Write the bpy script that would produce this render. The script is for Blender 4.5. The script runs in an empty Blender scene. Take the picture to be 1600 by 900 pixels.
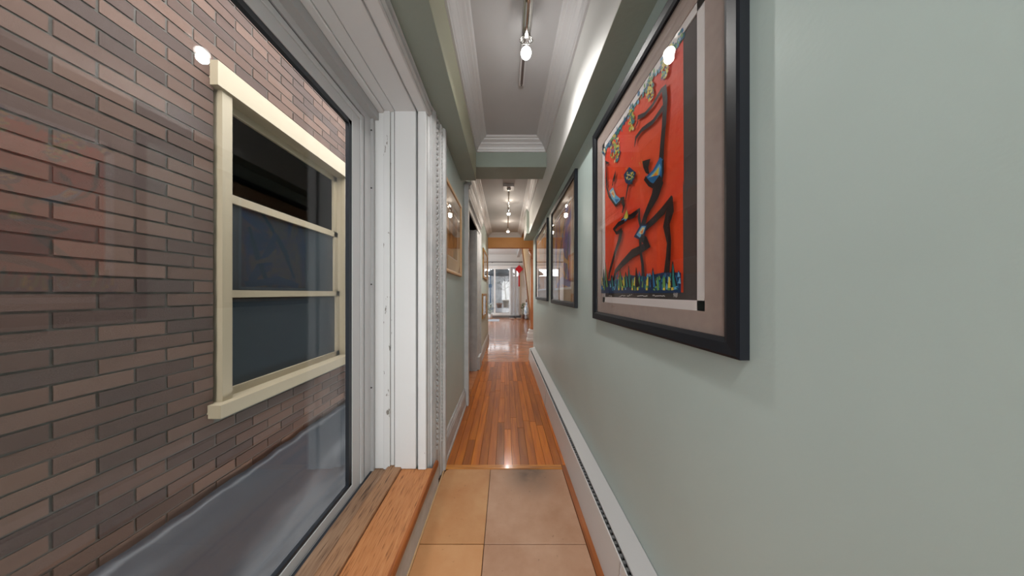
import bpy, bmesh, math, random
from mathutils import Vector, Matrix
random.seed(7)
sc = bpy.context.scene
COL = sc.collection
PI = math.pi

# ------------------------------------------------------------------ camera, sky, lights, exposure
EYE = 1.2          # camera height; the hall runs along +Y
FPX = 375.0        # focal length in pixels of the 1600 px wide frame
cam_data = bpy.data.cameras.new('camera')
cam = bpy.data.objects.new('camera', cam_data)
COL.objects.link(cam)
cam.location = (0, 0, EYE)
cam.rotation_euler = (PI / 2, 0, 0)
cam_data.sensor_width = 36
cam_data.lens = FPX / 1600 * 36
cam_data.shift_x = 10 / 1600
cam_data.shift_y = 8 / 1600
cam_data.clip_start = 0.02
sc.camera = cam

world = bpy.data.worlds.new('overcast_sky')
sc.world = world
world.use_nodes = True
wn = world.node_tree.nodes['Background']
wn.inputs[0].default_value = (0.97, 0.98, 1.0, 1)
wn.inputs[1].default_value = 3.6

def area(name, loc, rot, sx, sy, power, color):
    d = bpy.data.lights.new(name, 'AREA')
    d.shape = 'RECTANGLE'; d.size = sx; d.size_y = sy
    d.energy = power; d.color = color
    o = bpy.data.objects.new(name, d)
    o.location = loc; o.rotation_euler = rot
    COL.objects.link(o)
    return o

# unseen area lights added as fill behind the camera and in the far room
area('fill_behind_camera', (0.0, -2.2, 1.45), (PI / 2, 0, 0), 0.8, 2.0, 18, (1.0, 0.99, 0.97))
area('fill_far_room', (-2.75, 9.0, 1.7), (0, -PI / 2, 0), 2.0, 3.4, 62, (1.0, 0.98, 0.95))

sc.view_settings.view_transform = 'Standard'
sc.view_settings.look = 'None'
sc.view_settings.gamma = 1
sc.view_settings.use_curve_mapping = False
sc.view_settings.exposure = 1.15
sc.cycles.use_denoising = True
sc.cycles.max_bounces = 10
sc.cycles.diffuse_bounces = 6
sc.cycles.transparent_max_bounces = 12
sc.cycles.caustics_reflective = False
sc.cycles.caustics_refractive = False
sc.cycles.sample_clamp_indirect = 4.0

# ------------------------------------------------------------------ materials
def srgb(r, g, b):
    f = lambda c: (c / 255 / 12.92) if c <= 10 else ((c / 255 + 0.055) / 1.055) ** 2.4
    return (f(r), f(g), f(b), 1)

def mat(name, col, rough=0.5, metal=0.0, spec=0.5, col2=None, nscale=6, stretch=(1, 1, 1), lo=0.35, hi=0.65,
        bump=0.0, bscale=60, coat=0.0, coat_rough=0.1, emit=None, estr=0, detail=5, alpha_noise=None):
    m = bpy.data.materials.new(name)
    m.use_nodes = True
    nt = m.node_tree; n = nt.nodes; l = nt.links
    b = n['Principled BSDF']
    b.inputs['Base Color'].default_value = col
    b.inputs['Roughness'].default_value = rough
    b.inputs['Metallic'].default_value = metal
    b.inputs['Specular IOR Level'].default_value = spec
    b.inputs['Coat Weight'].default_value = coat
    b.inputs['Coat Roughness'].default_value = coat_rough
    if emit:
        b.inputs['Emission Color'].default_value = emit
        b.inputs['Emission Strength'].default_value = estr
    if col2 or bump:
        tc = n.new('ShaderNodeTexCoord')
        mp = n.new('ShaderNodeMapping'); mp.inputs['Scale'].default_value = stretch
        l.new(tc.outputs['Object'], mp.inputs['Vector'])
    if col2:
        no = n.new('ShaderNodeTexNoise'); no.inputs['Scale'].default_value = nscale; no.inputs['Detail'].default_value = detail
        l.new(mp.outputs[0], no.inputs['Vector'])
        r = n.new('ShaderNodeValToRGB')
        r.color_ramp.elements[0].position = lo; r.color_ramp.elements[1].position = hi
        r.color_ramp.elements[0].color = col; r.color_ramp.elements[1].color = col2
        l.new(no.outputs['Fac'], r.inputs['Fac'])
        l.new(r.outputs['Color'], b.inputs['Base Color'])
    if bump:
        nb = n.new('ShaderNodeTexNoise'); nb.inputs['Scale'].default_value = bscale; nb.inputs['Detail'].default_value = 4
        l.new(mp.outputs[0], nb.inputs['Vector'])
        bp = n.new('ShaderNodeBump'); bp.inputs['Strength'].default_value = bump; bp.inputs['Distance'].default_value = 0.01
        l.new(nb.outputs['Fac'], bp.inputs['Height'])
        l.new(bp.outputs[0], b.inputs['Normal'])
    return m

def wood(name, c1, c2, dark, rough=0.25, axis='Y', rings=22, coat=0.3, vary=0.25, grain=0.5, coat_rough=0.12):
    """Grain stretched along one axis; every separate board takes its own tone."""
    m = bpy.data.materials.new(name); m.use_nodes = True
    nt = m.node_tree; n = nt.nodes; l = nt.links
    b = n['Principled BSDF']
    b.inputs['Roughness'].default_value = rough; b.inputs['Specular IOR Level'].default_value = 0.3
    b.inputs['Coat Weight'].default_value = coat; b.inputs['Coat Roughness'].default_value = coat_rough
    tc = n.new('ShaderNodeTexCoord'); mp = n.new('ShaderNodeMapping')
    s = {'X': (1, 14, 14), 'Y': (14, 1, 14), 'Z': (14, 14, 1)}[axis]
    mp.inputs['Scale'].default_value = s
    geo = n.new('ShaderNodeNewGeometry')
    oi = n.new('ShaderNodeObjectInfo')
    add = n.new('ShaderNodeMath'); add.operation = 'ADD'
    l.new(geo.outputs['Random Per Island'], add.inputs[0]); l.new(oi.outputs['Random'], add.inputs[1])
    fr = n.new('ShaderNodeMath'); fr.operation = 'FRACT'; l.new(add.outputs[0], fr.inputs[0])
    off = n.new('ShaderNodeVectorMath'); off.operation = 'ADD'
    sc_ = n.new('ShaderNodeMath'); sc_.operation = 'MULTIPLY'; sc_.inputs[1].default_value = 37
    l.new(fr.outputs[0], sc_.inputs[0])
    l.new(tc.outputs['Object'], off.inputs[0]); l.new(sc_.outputs[0], off.inputs[1])
    l.new(off.outputs[0], mp.inputs['Vector'])
    no = n.new('ShaderNodeTexNoise'); no.inputs['Scale'].default_value = rings / 8; no.inputs['Detail'].default_value = 6
    no.inputs['Distortion'].default_value = 0.6
    l.new(mp.outputs[0], no.inputs['Vector'])
    r = n.new('ShaderNodeValToRGB')
    e = r.color_ramp.elements
    e[0].position = 0.3; e[0].color = dark
    e[1].position = 0.7; e[1].color = c2
    x = e.new(0.3 + 0.25 * (1 - grain) + 0.08); x.color = c1
    l.new(no.outputs['Fac'], r.inputs['Fac'])
    hs = n.new('ShaderNodeHueSaturation')
    mr = n.new('ShaderNodeMapRange'); mr.inputs['To Min'].default_value = 1 - vary; mr.inputs['To Max'].default_value = 1 + vary
    l.new(fr.outputs[0], mr.inputs['Value']); l.new(mr.outputs[0], hs.inputs['Value'])
    l.new(r.outputs[0], hs.inputs['Color'])
    l.new(hs.outputs[0], b.inputs['Base Color'])
    bp = n.new('ShaderNodeBump'); bp.inputs['Strength'].default_value = 0.12; bp.inputs['Distance'].default_value = 0.004
    l.new(no.outputs['Fac'], bp.inputs['Height']); l.new(bp.outputs[0], b.inputs['Normal'])
    return m

def chipped(name, base, chip, amount=0.70, rough=0.45):
    """Old gloss paint with small dark chips and soft scuffs."""
    m = bpy.data.materials.new(name); m.use_nodes = True
    nt = m.node_tree; n = nt.nodes; l = nt.links
    b = n['Principled BSDF']; b.inputs['Roughness'].default_value = rough
    tc = n.new('ShaderNodeTexCoord'); mp = n.new('ShaderNodeMapping'); mp.inputs['Scale'].default_value = (1, 1, 0.32)
    l.new(tc.outputs['Object'], mp.inputs['Vector'])
    a = n.new('ShaderNodeTexNoise'); a.inputs['Scale'].default_value = 38; a.inputs['Detail'].default_value = 6; a.inputs['Roughness'].default_value = 0.6
    l.new(mp.outputs[0], a.inputs['Vector'])
    r = n.new('ShaderNodeValToRGB'); r.color_ramp.elements[0].position = amount; r.color_ramp.elements[1].position = amount + 0.02
    l.new(a.outputs['Fac'], r.inputs['Fac'])
    mx = n.new('ShaderNodeMix'); mx.data_type = 'RGBA'
    mx.inputs[6].default_value = base; mx.inputs[7].default_value = chip
    l.new(r.outputs[0], mx.inputs[0]); l.new(mx.outputs[2], b.inputs['Base Color'])
    g = n.new('ShaderNodeTexNoise'); g.inputs['Scale'].default_value = 14; g.inputs['Detail'].default_value = 8
    l.new(mp.outputs[0], g.inputs['Vector'])
    bp = n.new('ShaderNodeBump'); bp.inputs['Strength'].default_value = 0.35; bp.inputs['Distance'].default_value = 0.006
    l.new(g.outputs['Fac'], bp.inputs['Height']); l.new(bp.outputs[0], b.inputs['Normal'])
    return m

def glass(name, tint=(1, 1, 1, 1), ior=1.5):
    m = bpy.data.materials.new(name); m.use_nodes = True
    nt = m.node_tree; n = nt.nodes; l = nt.links
    n.remove(n['Principled BSDF'])
    out = n['Material Output']
    t = n.new('ShaderNodeBsdfTransparent'); t.inputs[0].default_value = tint
    g = n.new('ShaderNodeBsdfGlossy'); g.inputs['Roughness'].default_value = 0.01
    lw_ = n.new('ShaderNodeLayerWeight'); lw_.inputs['Blend'].default_value = 0.5     # same from both faces of the pane
    pw = n.new('ShaderNodeMath'); pw.operation = 'POWER'; pw.inputs[1].default_value = 5
    f = n.new('ShaderNodeMath'); f.operation = 'MULTIPLY_ADD'; r0 = ((ior - 1) / (ior + 1)) ** 2
    f.inputs[1].default_value = 1 - r0; f.inputs[2].default_value = r0
    l.new(lw_.outputs['Facing'], pw.inputs[0]); l.new(pw.outputs[0], f.inputs[0])
    mx = n.new('ShaderNodeMixShader')
    l.new(f.outputs[0], mx.inputs[0]); l.new(t.outputs[0], mx.inputs[1]); l.new(g.outputs[0], mx.inputs[2])
    l.new(mx.outputs[0], out.inputs['Surface'])
    return m

M = {}
M['sage'] = mat('sage_wall_paint', srgb(184, 200, 197), 0.42, col2=srgb(180, 196, 193), nscale=3, bump=0.04, bscale=90)
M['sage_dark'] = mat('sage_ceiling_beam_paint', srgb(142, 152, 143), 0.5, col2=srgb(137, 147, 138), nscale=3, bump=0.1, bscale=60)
M['cream_green'] = mat('pale_green_paint', srgb(166, 167, 144), 0.5, bump=0.05)
M['ceiling'] = mat('ceiling_white', srgb(182, 182, 184), 0.7, col2=srgb(176, 176, 178), nscale=2, bump=0.08, bscale=50)
M['white_trim'] = mat('moulding_white', srgb(196, 196, 198), 0.42, bump=0.1, bscale=30)
M['soffit_white'] = mat('soffit_side_white', srgb(214, 214, 212), 0.5)
M['casing'] = mat('casing_grey_white', srgb(192, 193, 194), 0.45, col2=srgb(178, 179, 181), nscale=12, bump=0.25, bscale=45)
M['jamb'] = chipped('chipped_white_gloss', srgb(212, 213, 214), srgb(150, 148, 145), 0.74, 0.35)
M['jamb_worn'] = chipped('worn_white_gloss', srgb(206, 207, 208), srgb(116, 112, 106), 0.635, 0.4)
M['crack'] = mat('crack_dark', srgb(38, 36, 34), 0.9)
M['frame_metal'] = mat('painted_grey_aluminium', srgb(192, 193, 195), 0.4, bump=0.03)
M['frame_shade'] = mat('painted_channel', srgb(170, 171, 172), 0.5)
M['gasket'] = mat('black_gasket', srgb(32, 38, 46), 0.35)
M['glass'] = glass('window_glass', (0.94, 0.95, 0.95, 1))
M['picture_glass'] = glass('picture_glass', (1, 1, 1, 1), 1.30)
M['tan'] = mat('tan_orange_paint', srgb(205, 148, 82), 0.5, col2=srgb(198, 140, 76), nscale=4, bump=0.05)
M['tan_light'] = mat('pale_tan_paint', srgb(205, 172, 122), 0.55)
M['far_white'] = mat('far_room_white', srgb(205, 207, 208), 0.6)
M['floor_wood'] = wood('oak_strip_floor', srgb(166, 88, 10), srgb(178, 100, 14), srgb(144, 72, 6), 0.36, 'Y', 22, 0.3, 0.34, coat_rough=0.16)
M['floor_wood_cross'] = wood('oak_strip_floor_cross', srgb(176, 108, 62), srgb(192, 128, 80), srgb(132, 76, 40), 0.26, 'X', 26, 0.6, 0.10, coat_rough=0.1)
M['threshold'] = wood('threshold_oak', srgb(188, 118, 48), srgb(200, 135, 60), srgb(140, 84, 30), 0.35, 'X', 24, 0.3, 0.05)
M['edge_wood'] = wood('edge_strip_oak', srgb(140, 78, 36), srgb(158, 92, 46), srgb(110, 60, 28), 0.4, 'Y', 24, 0.2, 0.05)
M['sill_a'] = wood('sill_oak', srgb(176, 114, 68), srgb(190, 132, 84), srgb(112, 68, 38), 0.5, 'Y', 110, 0.15, 0.06, 0.8)
M['sill_b'] = wood('sill_oak_greyed', srgb(150, 110, 80), srgb(170, 132, 100), srgb(92, 68, 52), 0.55, 'Y', 90, 0.1, 0.06, 0.8)
M['sill_c'] = wood('sill_oak_dusty', srgb(132, 102, 80), srgb(156, 128, 104), srgb(80, 62, 50), 0.6, 'Y', 70, 0.05, 0.06, 0.8)
M['sill_edge'] = wood('sill_oak_edge', srgb(150, 84, 40), srgb(164, 96, 50), srgb(110, 58, 26), 0.4, 'Y', 30, 0.1, 0.03)
M['tan_strip'] = mat('sandy_grout_strip', srgb(196, 160, 118), 0.7)
M['bed'] = mat('dark_bed', srgb(62, 42, 28), 0.9)
M['heater'] = mat('heater_white_enamel', srgb(214, 215, 216), 0.35)
M['heater_top'] = mat('heater_grey_enamel', srgb(182, 181, 182), 0.4)
M['heater_dark'] = mat('heater_inside', srgb(22, 22, 24), 0.8)
M['fin'] = mat('heater_fin', srgb(120, 121, 123), 0.4, metal=0.5)
M['black_frame'] = mat('black_frame_lacquer', srgb(22, 25, 32), 0.45, spec=0.3)
M['black_lip'] = mat('dark_frame_edge', srgb(52, 42, 34), 0.35)
M['mat_taupe'] = mat('mat_board_taupe', srgb(176, 158, 150), 0.85, col2=srgb(170, 152, 145), nscale=40)
M['mat_tan'] = mat('mat_board_tan', srgb(182, 148, 118), 0.85)
M['mat_cream'] = mat('mat_board_cream', srgb(205, 180, 150), 0.85)
M['liner'] = mat('mat_bevel_white', srgb(232, 226, 226), 0.7)
M['wood_frame'] = mat('pale_wood_frame', srgb(222, 184, 140), 0.4, col2=srgb(206, 166, 122), nscale=8, stretch=(8, 8, 1))
M['gold_frame'] = mat('gold_wood_frame', srgb(176, 130, 66), 0.35, metal=0.3, col2=srgb(120, 82, 40), nscale=12)
M['chrome'] = mat('brushed_nickel', srgb(190, 188, 184), 0.18, metal=1.0)
M['steel_dark'] = mat('satin_grey_metal', srgb(120, 120, 122), 0.35, metal=0.7)
M['clear'] = glass('lamp_glass', (0.95, 0.95, 0.95, 1), 1.6)
M['bulb'] = mat('bulb_glow', (1, 1, 1, 1), emit=(1, 0.97, 0.92, 1), estr=7)
M['bulb_warm'] = mat('bulb_glow_warm', (1, 1, 1, 1), emit=(1, 0.86, 0.68, 1), estr=14)
M['newel'] = mat('orange_stained_wood', srgb(204, 140, 98), 0.3, col2=srgb(188, 118, 76), nscale=5, stretch=(10, 10, 1), coat=0.4)
M['stringer'] = mat('stair_wood', srgb(160, 104, 52), 0.4, col2=srgb(136, 86, 40), nscale=6, stretch=(6, 1, 6))
M['red_silk'] = mat('red_silk', srgb(190, 20, 38), 0.6, bump=0.2, bscale=200)
M['porcelain'] = mat('blue_porcelain', srgb(120, 158, 190), 0.15, col2=srgb(205, 215, 222), nscale=22, coat=0.5, lo=0.42, hi=0.55)
M['porcelain_grey'] = mat('grey_glazed_clay', srgb(120, 122, 128), 0.3)
M['leaf'] = mat('leaf_green', srgb(74, 96, 56), 0.5, col2=srgb(100, 124, 78), nscale=20)
M['leaf_pale'] = mat('leaf_pale', srgb(196, 204, 200), 0.5, col2=srgb(150, 168, 160), nscale=20)
M['leaf_dark'] = mat('leaf_dark', srgb(60, 66, 58), 0.6)
M['terracotta'] = mat('terracotta', srgb(118, 88, 76), 0.8, col2=srgb(96, 74, 66), nscale=15)
M['stone_pot'] = mat('stone_pot', srgb(110, 100, 92), 0.85, col2=srgb(92, 84, 78), nscale=15)
M['bark'] = mat('bark', srgb(62, 54, 48), 0.9, bump=0.5)
M['rod'] = mat('black_rod', srgb(40, 38, 38), 0.4)
M['blind'] = mat('vinyl_blind', srgb(214, 217, 220), 0.5)
M['vinyl'] = mat('white_vinyl', srgb(225, 228, 230), 0.35)
M['rug'] = mat('pale_rug', srgb(196, 206, 216), 0.95, col2=srgb(168, 182, 200), nscale=14, stretch=(1, 6, 1), bump=0.4)
M['shoe'] = mat('grey_shoe', srgb(62, 62, 66), 0.7)
M['shoe_sole'] = mat('shoe_sole', srgb(180, 180, 178), 0.7)
M['added_roof'] = mat('added_roof_wood', srgb(120, 110, 100), 0.8)
M['patio'] = mat('patio_concrete', srgb(108, 108, 112), 0.85, col2=srgb(94, 94, 98), nscale=5)
M['garden_wall'] = mat('rendered_wall', srgb(138, 138, 140), 0.9, col2=srgb(112, 114, 116), nscale=4, lo=0.4, hi=0.7)
M['canopy'] = mat('umbrella_canvas', srgb(64, 68, 72), 0.9)
M['blue_pole'] = mat('blue_grey_pole', srgb(62, 80, 100), 0.5)
M['mortar'] = mat('mortar', srgb(92, 88, 82), 0.95)
M['bricks'] = None
M['cream_paint'] = mat('cream_window_paint', srgb(156, 142, 118), 0.6)
M['blue_grey'] = mat('blue_grey_panel', srgb(68, 82, 90), 0.5)
M['out_glass'] = mat('dark_outer_glass', srgb(38, 46, 52), 0.08)
M['tarp'] = mat('dark_tarp', srgb(44, 48, 54), 0.4, bump=0.4, bscale=8)
M['paving'] = mat('sandy_paving', srgb(118, 104, 84), 0.9, col2=srgb(100, 88, 72), nscale=9)
M['cable'] = mat('white_cable', srgb(180, 176, 160), 0.6)
M['screw'] = mat('screw_head', srgb(60, 60, 60), 0.5, metal=0.5)
M['door_paint'] = mat('white_door_paint', srgb(190, 190, 190), 0.5)
M['shell'] = mat('plain_plaster', srgb(190, 190, 186), 0.8)

def brick_mat():
    m = bpy.data.materials.new('weathered_brick'); m.use_nodes = True
    nt = m.node_tree; n = nt.nodes; l = nt.links; b = n['Principled BSDF']; b.inputs['Roughness'].default_value = 0.9
    oi = n.new('ShaderNodeObjectInfo'); g = n.new('ShaderNodeNewGeometry')
    a = n.new('ShaderNodeMath'); a.operation = 'ADD'; l.new(oi.outputs['Random'], a.inputs[0]); l.new(g.outputs['Random Per Island'], a.inputs[1])
    f = n.new('ShaderNodeMath'); f.operation = 'FRACT'; l.new(a.outputs[0], f.inputs[0])
    r = n.new('ShaderNodeValToRGB'); e = r.color_ramp.elements
    e[0].color = srgb(66, 50, 44); e[1].color = srgb(98, 74, 62)
    x = e.new(0.5); x.color = srgb(82, 60, 50)
    l.new(f.outputs[0], r.inputs[0]); l.new(r.outputs[0], b.inputs['Base Color'])
    no = n.new('ShaderNodeTexNoise'); no.inputs['Scale'].default_value = 40
    bp = n.new('ShaderNodeBump'); bp.inputs['Strength'].default_value = 0.4; bp.inputs['Distance'].default_value = 0.01
    l.new(no.outputs['Fac'], bp.inputs['Height']); l.new(bp.outputs[0], b.inputs['Normal'])
    return m
M['bricks'] = brick_mat()

def tile_mat(name, c1, c2, stain_pos, stain_r, stain):
    """Clay tile: blotches, fine pits and one worn dark stain."""
    m = bpy.data.materials.new(name); m.use_nodes = True
    nt = m.node_tree; n = nt.nodes; l = nt.links; b = n['Principled BSDF']; b.inputs['Roughness'].default_value = 0.5
    tc = n.new('ShaderNodeTexCoord')
    no = n.new('ShaderNodeTexNoise'); no.inputs['Scale'].default_value = 5; no.inputs['Detail'].default_value = 9; no.inputs['Roughness'].default_value = 0.62
    l.new(tc.outputs['Object'], no.inputs['Vector'])
    r = n.new('ShaderNodeValToRGB'); r.color_ramp.elements[0].position = 0.33; r.color_ramp.elements[1].position = 0.68
    r.color_ramp.elements[0].color = c1; r.color_ramp.elements[1].color = c2
    l.new(no.outputs['Fac'], r.inputs[0])
    pt = n.new('ShaderNodeTexNoise'); pt.inputs['Scale'].default_value = 45; pt.inputs['Detail'].default_value = 3
    l.new(tc.outputs['Object'], pt.inputs['Vector'])
    pr = n.new('ShaderNodeValToRGB'); pr.color_ramp.elements[0].position = 0.69; pr.color_ramp.elements[1].position = 0.73
    l.new(pt.outputs['Fac'], pr.inputs[0])
    m1 = n.new('ShaderNodeMix'); m1.data_type = 'RGBA'; m1.inputs[7].default_value = (c1[0] * .5, c1[1] * .5, c1[2] * .5, 1)
    l.new(r.outputs[0], m1.inputs[6])
    pm = n.new('ShaderNodeMath'); pm.operation = 'MULTIPLY'; pm.inputs[1].default_value = 0.5
    l.new(pr.outputs[0], pm.inputs[0]); l.new(pm.outputs[0], m1.inputs[0])
    d = n.new('ShaderNodeVectorMath'); d.operation = 'DISTANCE'; d.inputs[1].default_value = stain_pos
    l.new(tc.outputs['Object'], d.inputs[0])
    mr = n.new('ShaderNodeMapRange'); mr.inputs['From Min'].default_value = 0; mr.inputs['From Max'].default_value = stain_r
    mr.inputs['To Min'].default_value = stain; mr.inputs['To Max'].default_value = 0
    mr.interpolation_type = 'SMOOTHSTEP'
    l.new(d.outputs['Value'], mr.inputs['Value'])
    mm = n.new('ShaderNodeMath'); mm.operation = 'MULTIPLY'; l.new(mr.outputs[0], mm.inputs[0])
    s2 = n.new('ShaderNodeMapRange'); s2.inputs['From Min'].default_value = 0.3; s2.inputs['From Max'].default_value = 0.6; s2.inputs['To Min'].default_value = 0.4
    l.new(no.outputs['Fac'], s2.inputs['Value']); l.new(s2.outputs[0], mm.inputs[1])
    m2 = n.new('ShaderNodeMix'); m2.data_type = 'RGBA'; m2.inputs[7].default_value = srgb(78, 58, 44)
    l.new(m1.outputs[2], m2.inputs[6]); l.new(mm.outputs[0], m2.inputs[0])
    l.new(m2.outputs[2], b.inputs['Base Color'])
    bp = n.new('ShaderNodeBump'); bp.inputs['Strength'].default_value = 0.15; bp.inputs['Distance'].default_value = 0.003
    l.new(no.outputs['Fac'], bp.inputs['Height']); l.new(bp.outputs[0], b.inputs['Normal'])
    return m

def art_mat(name, stops, scale=3.0, dist=1.5, stretch=(1, 1, 1)):
    """Flat painted print: smeared bands of several colours."""
    m = bpy.data.materials.new(name); m.use_nodes = True
    nt = m.node_tree; n = nt.nodes; l = nt.links; b = n['Principled BSDF']; b.inputs['Roughness'].default_value = 0.6
    tc = n.new('ShaderNodeTexCoord'); mp = n.new('ShaderNodeMapping'); mp.inputs['Scale'].default_value = stretch
    l.new(tc.outputs['Object'], mp.inputs['Vector'])
    no = n.new('ShaderNodeTexNoise'); no.inputs['Scale'].default_value = scale; no.inputs['Distortion'].default_value = dist; no.inputs['Detail'].default_value = 3
    l.new(mp.outputs[0], no.inputs['Vector'])
    r = n.new('ShaderNodeValToRGB'); e = r.color_ramp.elements
    while len(e) > 1: e.remove(e[-1])
    e[0].position = stops[0][0]; e[0].color = stops[0][1]
    for p, c in stops[1:]:
        q = e.new(p); q.color = c
    l.new(no.outputs['Fac'], r.inputs[0]); l.new(r.outputs[0], b.inputs['Base Color'])
    b.inputs['Specular IOR Level'].default_value = 0.15
    return m

# ------------------------------------------------------------------ mesh helpers
class MB:
    def __init__(s): s.v = []; s.f = []; s.mi = []; s.cur = 0; s.smooth = False; s.sm = []
    def add(s, vs, fs):
        k = len(s.v); s.v += [tuple(v) for v in vs]
        for f in fs: s.f.append(tuple(i + k for i in f)); s.mi.append(s.cur); s.sm.append(s.smooth)
        return s
    def box(s, x0, x1, y0, y1, z0, z1):
        v = [(x, y, z) for x in (x0, x1) for y in (y0, y1) for z in (z0, z1)]
        return s.add(v, [(0, 1, 3, 2), (4, 6, 7, 5), (0, 4, 5, 1), (2, 3, 7, 6), (0, 2, 6, 4), (1, 5, 7, 3)])
    def cbox(s, x0, x1, y0, y1, z0, z1, c=0.002):
        """box with its upper edges eased (chamfered)"""
        v = [(x0, y0, z0), (x1, y0, z0), (x1, y1, z0), (x0, y1, z0), (x0, y0, z1 - c), (x1, y0, z1 - c), (x1, y1, z1 - c), (x0, y1, z1 - c),
             (x0 + c, y0 + c, z1), (x1 - c, y0 + c, z1), (x1 - c, y1 - c, z1), (x0 + c, y1 - c, z1)]
        f = [(3, 2, 1, 0), (8, 9, 10, 11)]
        for a in range(4):
            b = (a + 1) % 4
            f += [(a, b, 4 + b, 4 + a), (4 + a, 4 + b, 8 + b, 8 + a)]
        return s.add(v, f)
    def prism(s, prof, axis, a, b):
        """closed profile extruded along an axis: X profile=(y,z), Y profile=(x,z), Z profile=(x,y)"""
        g = {'X': lambda p, t: (t, p[0], p[1]), 'Y': lambda p, t: (p[0], t, p[1]), 'Z': lambda p, t: (p[0], p[1], t)}[axis]
        n = len(prof)
        vs = [g(p, a) for p in prof] + [g(p, b) for p in prof]
        fs = [(i, (i + 1) % n, n + (i + 1) % n, n + i) for i in range(n)]
        fs += [tuple(range(n))[::-1], tuple(range(n, 2 * n))]
        return s.add(vs, fs)
    def lathe(s, prof, cx, cy, z0=0, seg=24, axis='Z'):
        vs = []; fs = []
        for r, z in prof:
            for i in range(seg):
                t = 2 * PI * i / seg
                if axis == 'Z': vs.append((cx + r * math.cos(t), cy + r * math.sin(t), z0 + z))
                else: vs.append((cx + r * math.cos(t), z0 + z, cy + r * math.sin(t)))
        for k in range(len(prof) - 1):
            for i in range(seg):
                j = (i + 1) % seg
                fs.append((k * seg + i, k * seg + j, (k + 1) * seg + j, (k + 1) * seg + i))
        fs.append(tuple(range(seg))[::-1]); fs.append(tuple((len(prof) - 1) * seg + i for i in range(seg)))
        o = s.smooth; s.smooth = True; s.add(vs, fs); s.smooth = o
        s.sm[-1] = False; s.sm[-2] = False
        return s
    def tube(s, pts, r, seg=8):
        pts = [Vector(p) for p in pts]; rs = r if isinstance(r, (list, tuple)) else [r] * len(pts)
        vs = []; fs = []
        for k, p in enumerate(pts):
            d = (pts[min(k + 1, len(pts) - 1)] - pts[max(k - 1, 0)]).normalized()
            u = d.cross(Vector((0, 0, 1)))
            if u.length < 1e-3: u = d.cross(Vector((0, 1, 0)))
            u.normalize(); w = d.cross(u)
            for i in range(seg):
                t = 2 * PI * i / seg
                vs.append(p + u * math.cos(t) * rs[k] + w * math.sin(t) * rs[k])
        for k in range(len(pts) - 1):
            for i in range(seg):
                j = (i + 1) % seg
                fs.append((k * seg + i, k * seg + j, (k + 1) * seg + j, (k + 1) * seg + i))
        fs.append(tuple(range(seg))[::-1]); fs.append(tuple((len(pts) - 1) * seg + i for i in range(seg)))
        o = s.smooth; s.smooth = True; s.add(vs, fs); s.smooth = o
        return s
    def ball(s, c, rx, ry, rz, seg=10, rings=6):
        vs = []; fs = []
        for k in range(1, rings):
            p = PI * k / rings
            for i in range(seg):
                t = 2 * PI * i / seg
                vs.append((c[0] + rx * math.sin(p) * math.cos(t), c[1] + ry * math.sin(p) * math.sin(t), c[2] + rz * math.cos(p)))
        top = len(vs); vs.append((c[0], c[1], c[2] + rz)); vs.append((c[0], c[1], c[2] - rz))
        for k in range(rings - 2):
            for i in range(seg):
                j = (i + 1) % seg
                fs.append((k * seg + i, (k + 1) * seg + i, (k + 1) * seg + j, k * seg + j))
        for i in range(seg):
            j = (i + 1) % seg
            fs.append((top, i, j)); fs.append((top + 1, (rings - 2) * seg + j, (rings - 2) * seg + i))
        o = s.smooth; s.smooth = True; s.add(vs, fs); s.smooth = o
        return s
    def loop_sweep(s, prof, x0, x1, y0, y1):
        """open/closed profile (out, z) swept round the inside of a rectangle with mitred corners"""
        n = len(prof); vs = []; fs = []
        for cx, cy, sx, sy in ((x0, y0, 1, 1), (x1, y0, -1, 1), (x1, y1, -1, -1), (x0, y1, 1, -1)):
            for o, z in prof: vs.append((cx + sx * o, cy + sy * o, z))
        for c in range(4):
            d = (c + 1) % 4
            for i in range(n):
                j = (i + 1) % n
                fs.append((c * n + i, d * n + i, d * n + j, c * n + j))
        return s.add(vs, fs)
    def build(s, name, mats, parent=None, recalc=True):
        me = bpy.data.meshes.new(name)
        me.from_pydata(s.v, [], s.f)
        if not isinstance(mats, (list, tuple)): mats = [mats]
        for m in mats: me.materials.append(m)
        me.polygons.foreach_set('material_index', s.mi)
        me.polygons.foreach_set('use_smooth', s.sm)
        if recalc:
            bm = bmesh.new(); bm.from_mesh(me); bmesh.ops.recalc_face_normals(bm, faces=bm.faces); bm.to_mesh(me); bm.free()
        me.update()
        o = bpy.data.objects.new(name, me)
        COL.objects.link(o)
        if parent is not None: o.parent = parent
        return o

def B(x0, x1, y0, y1, z0, z1): return MB().box(x0, x1, y0, y1, z0, z1)
def tag(o, label, cat, group=None, kind=None):
    if label: o['label'] = label
    if cat: o['category'] = cat
    if group: o['group'] = group
    if kind: o['kind'] = kind
    return o
def struct(o, label=None, cat=None):
    o['kind'] = 'structure'
    if label: o['label'] = label
    if cat: o['category'] = cat
    return o
def empty(name, loc=(0, 0, 0)):
    o = bpy.data.objects.new(name, None); COL.objects.link(o); o.location = loc; o.empty_display_size = 0.05
    return o
def child(mb, name, m, parent):
    """build in world coordinates under an Empty that stands elsewhere"""
    o = mb.build(name, m, parent)
    o.matrix_parent_inverse = Matrix.Translation(parent.location).inverted() if parent.parent is None else Matrix.Identity(4)
    return o
def bevel(o, w=0.003, seg=2):
    b = o.modifiers.new('bevel', 'BEVEL'); b.width = w; b.segments = seg; b.limit_method = 'ANGLE'; b.angle_limit = 0.7
    return o

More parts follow.
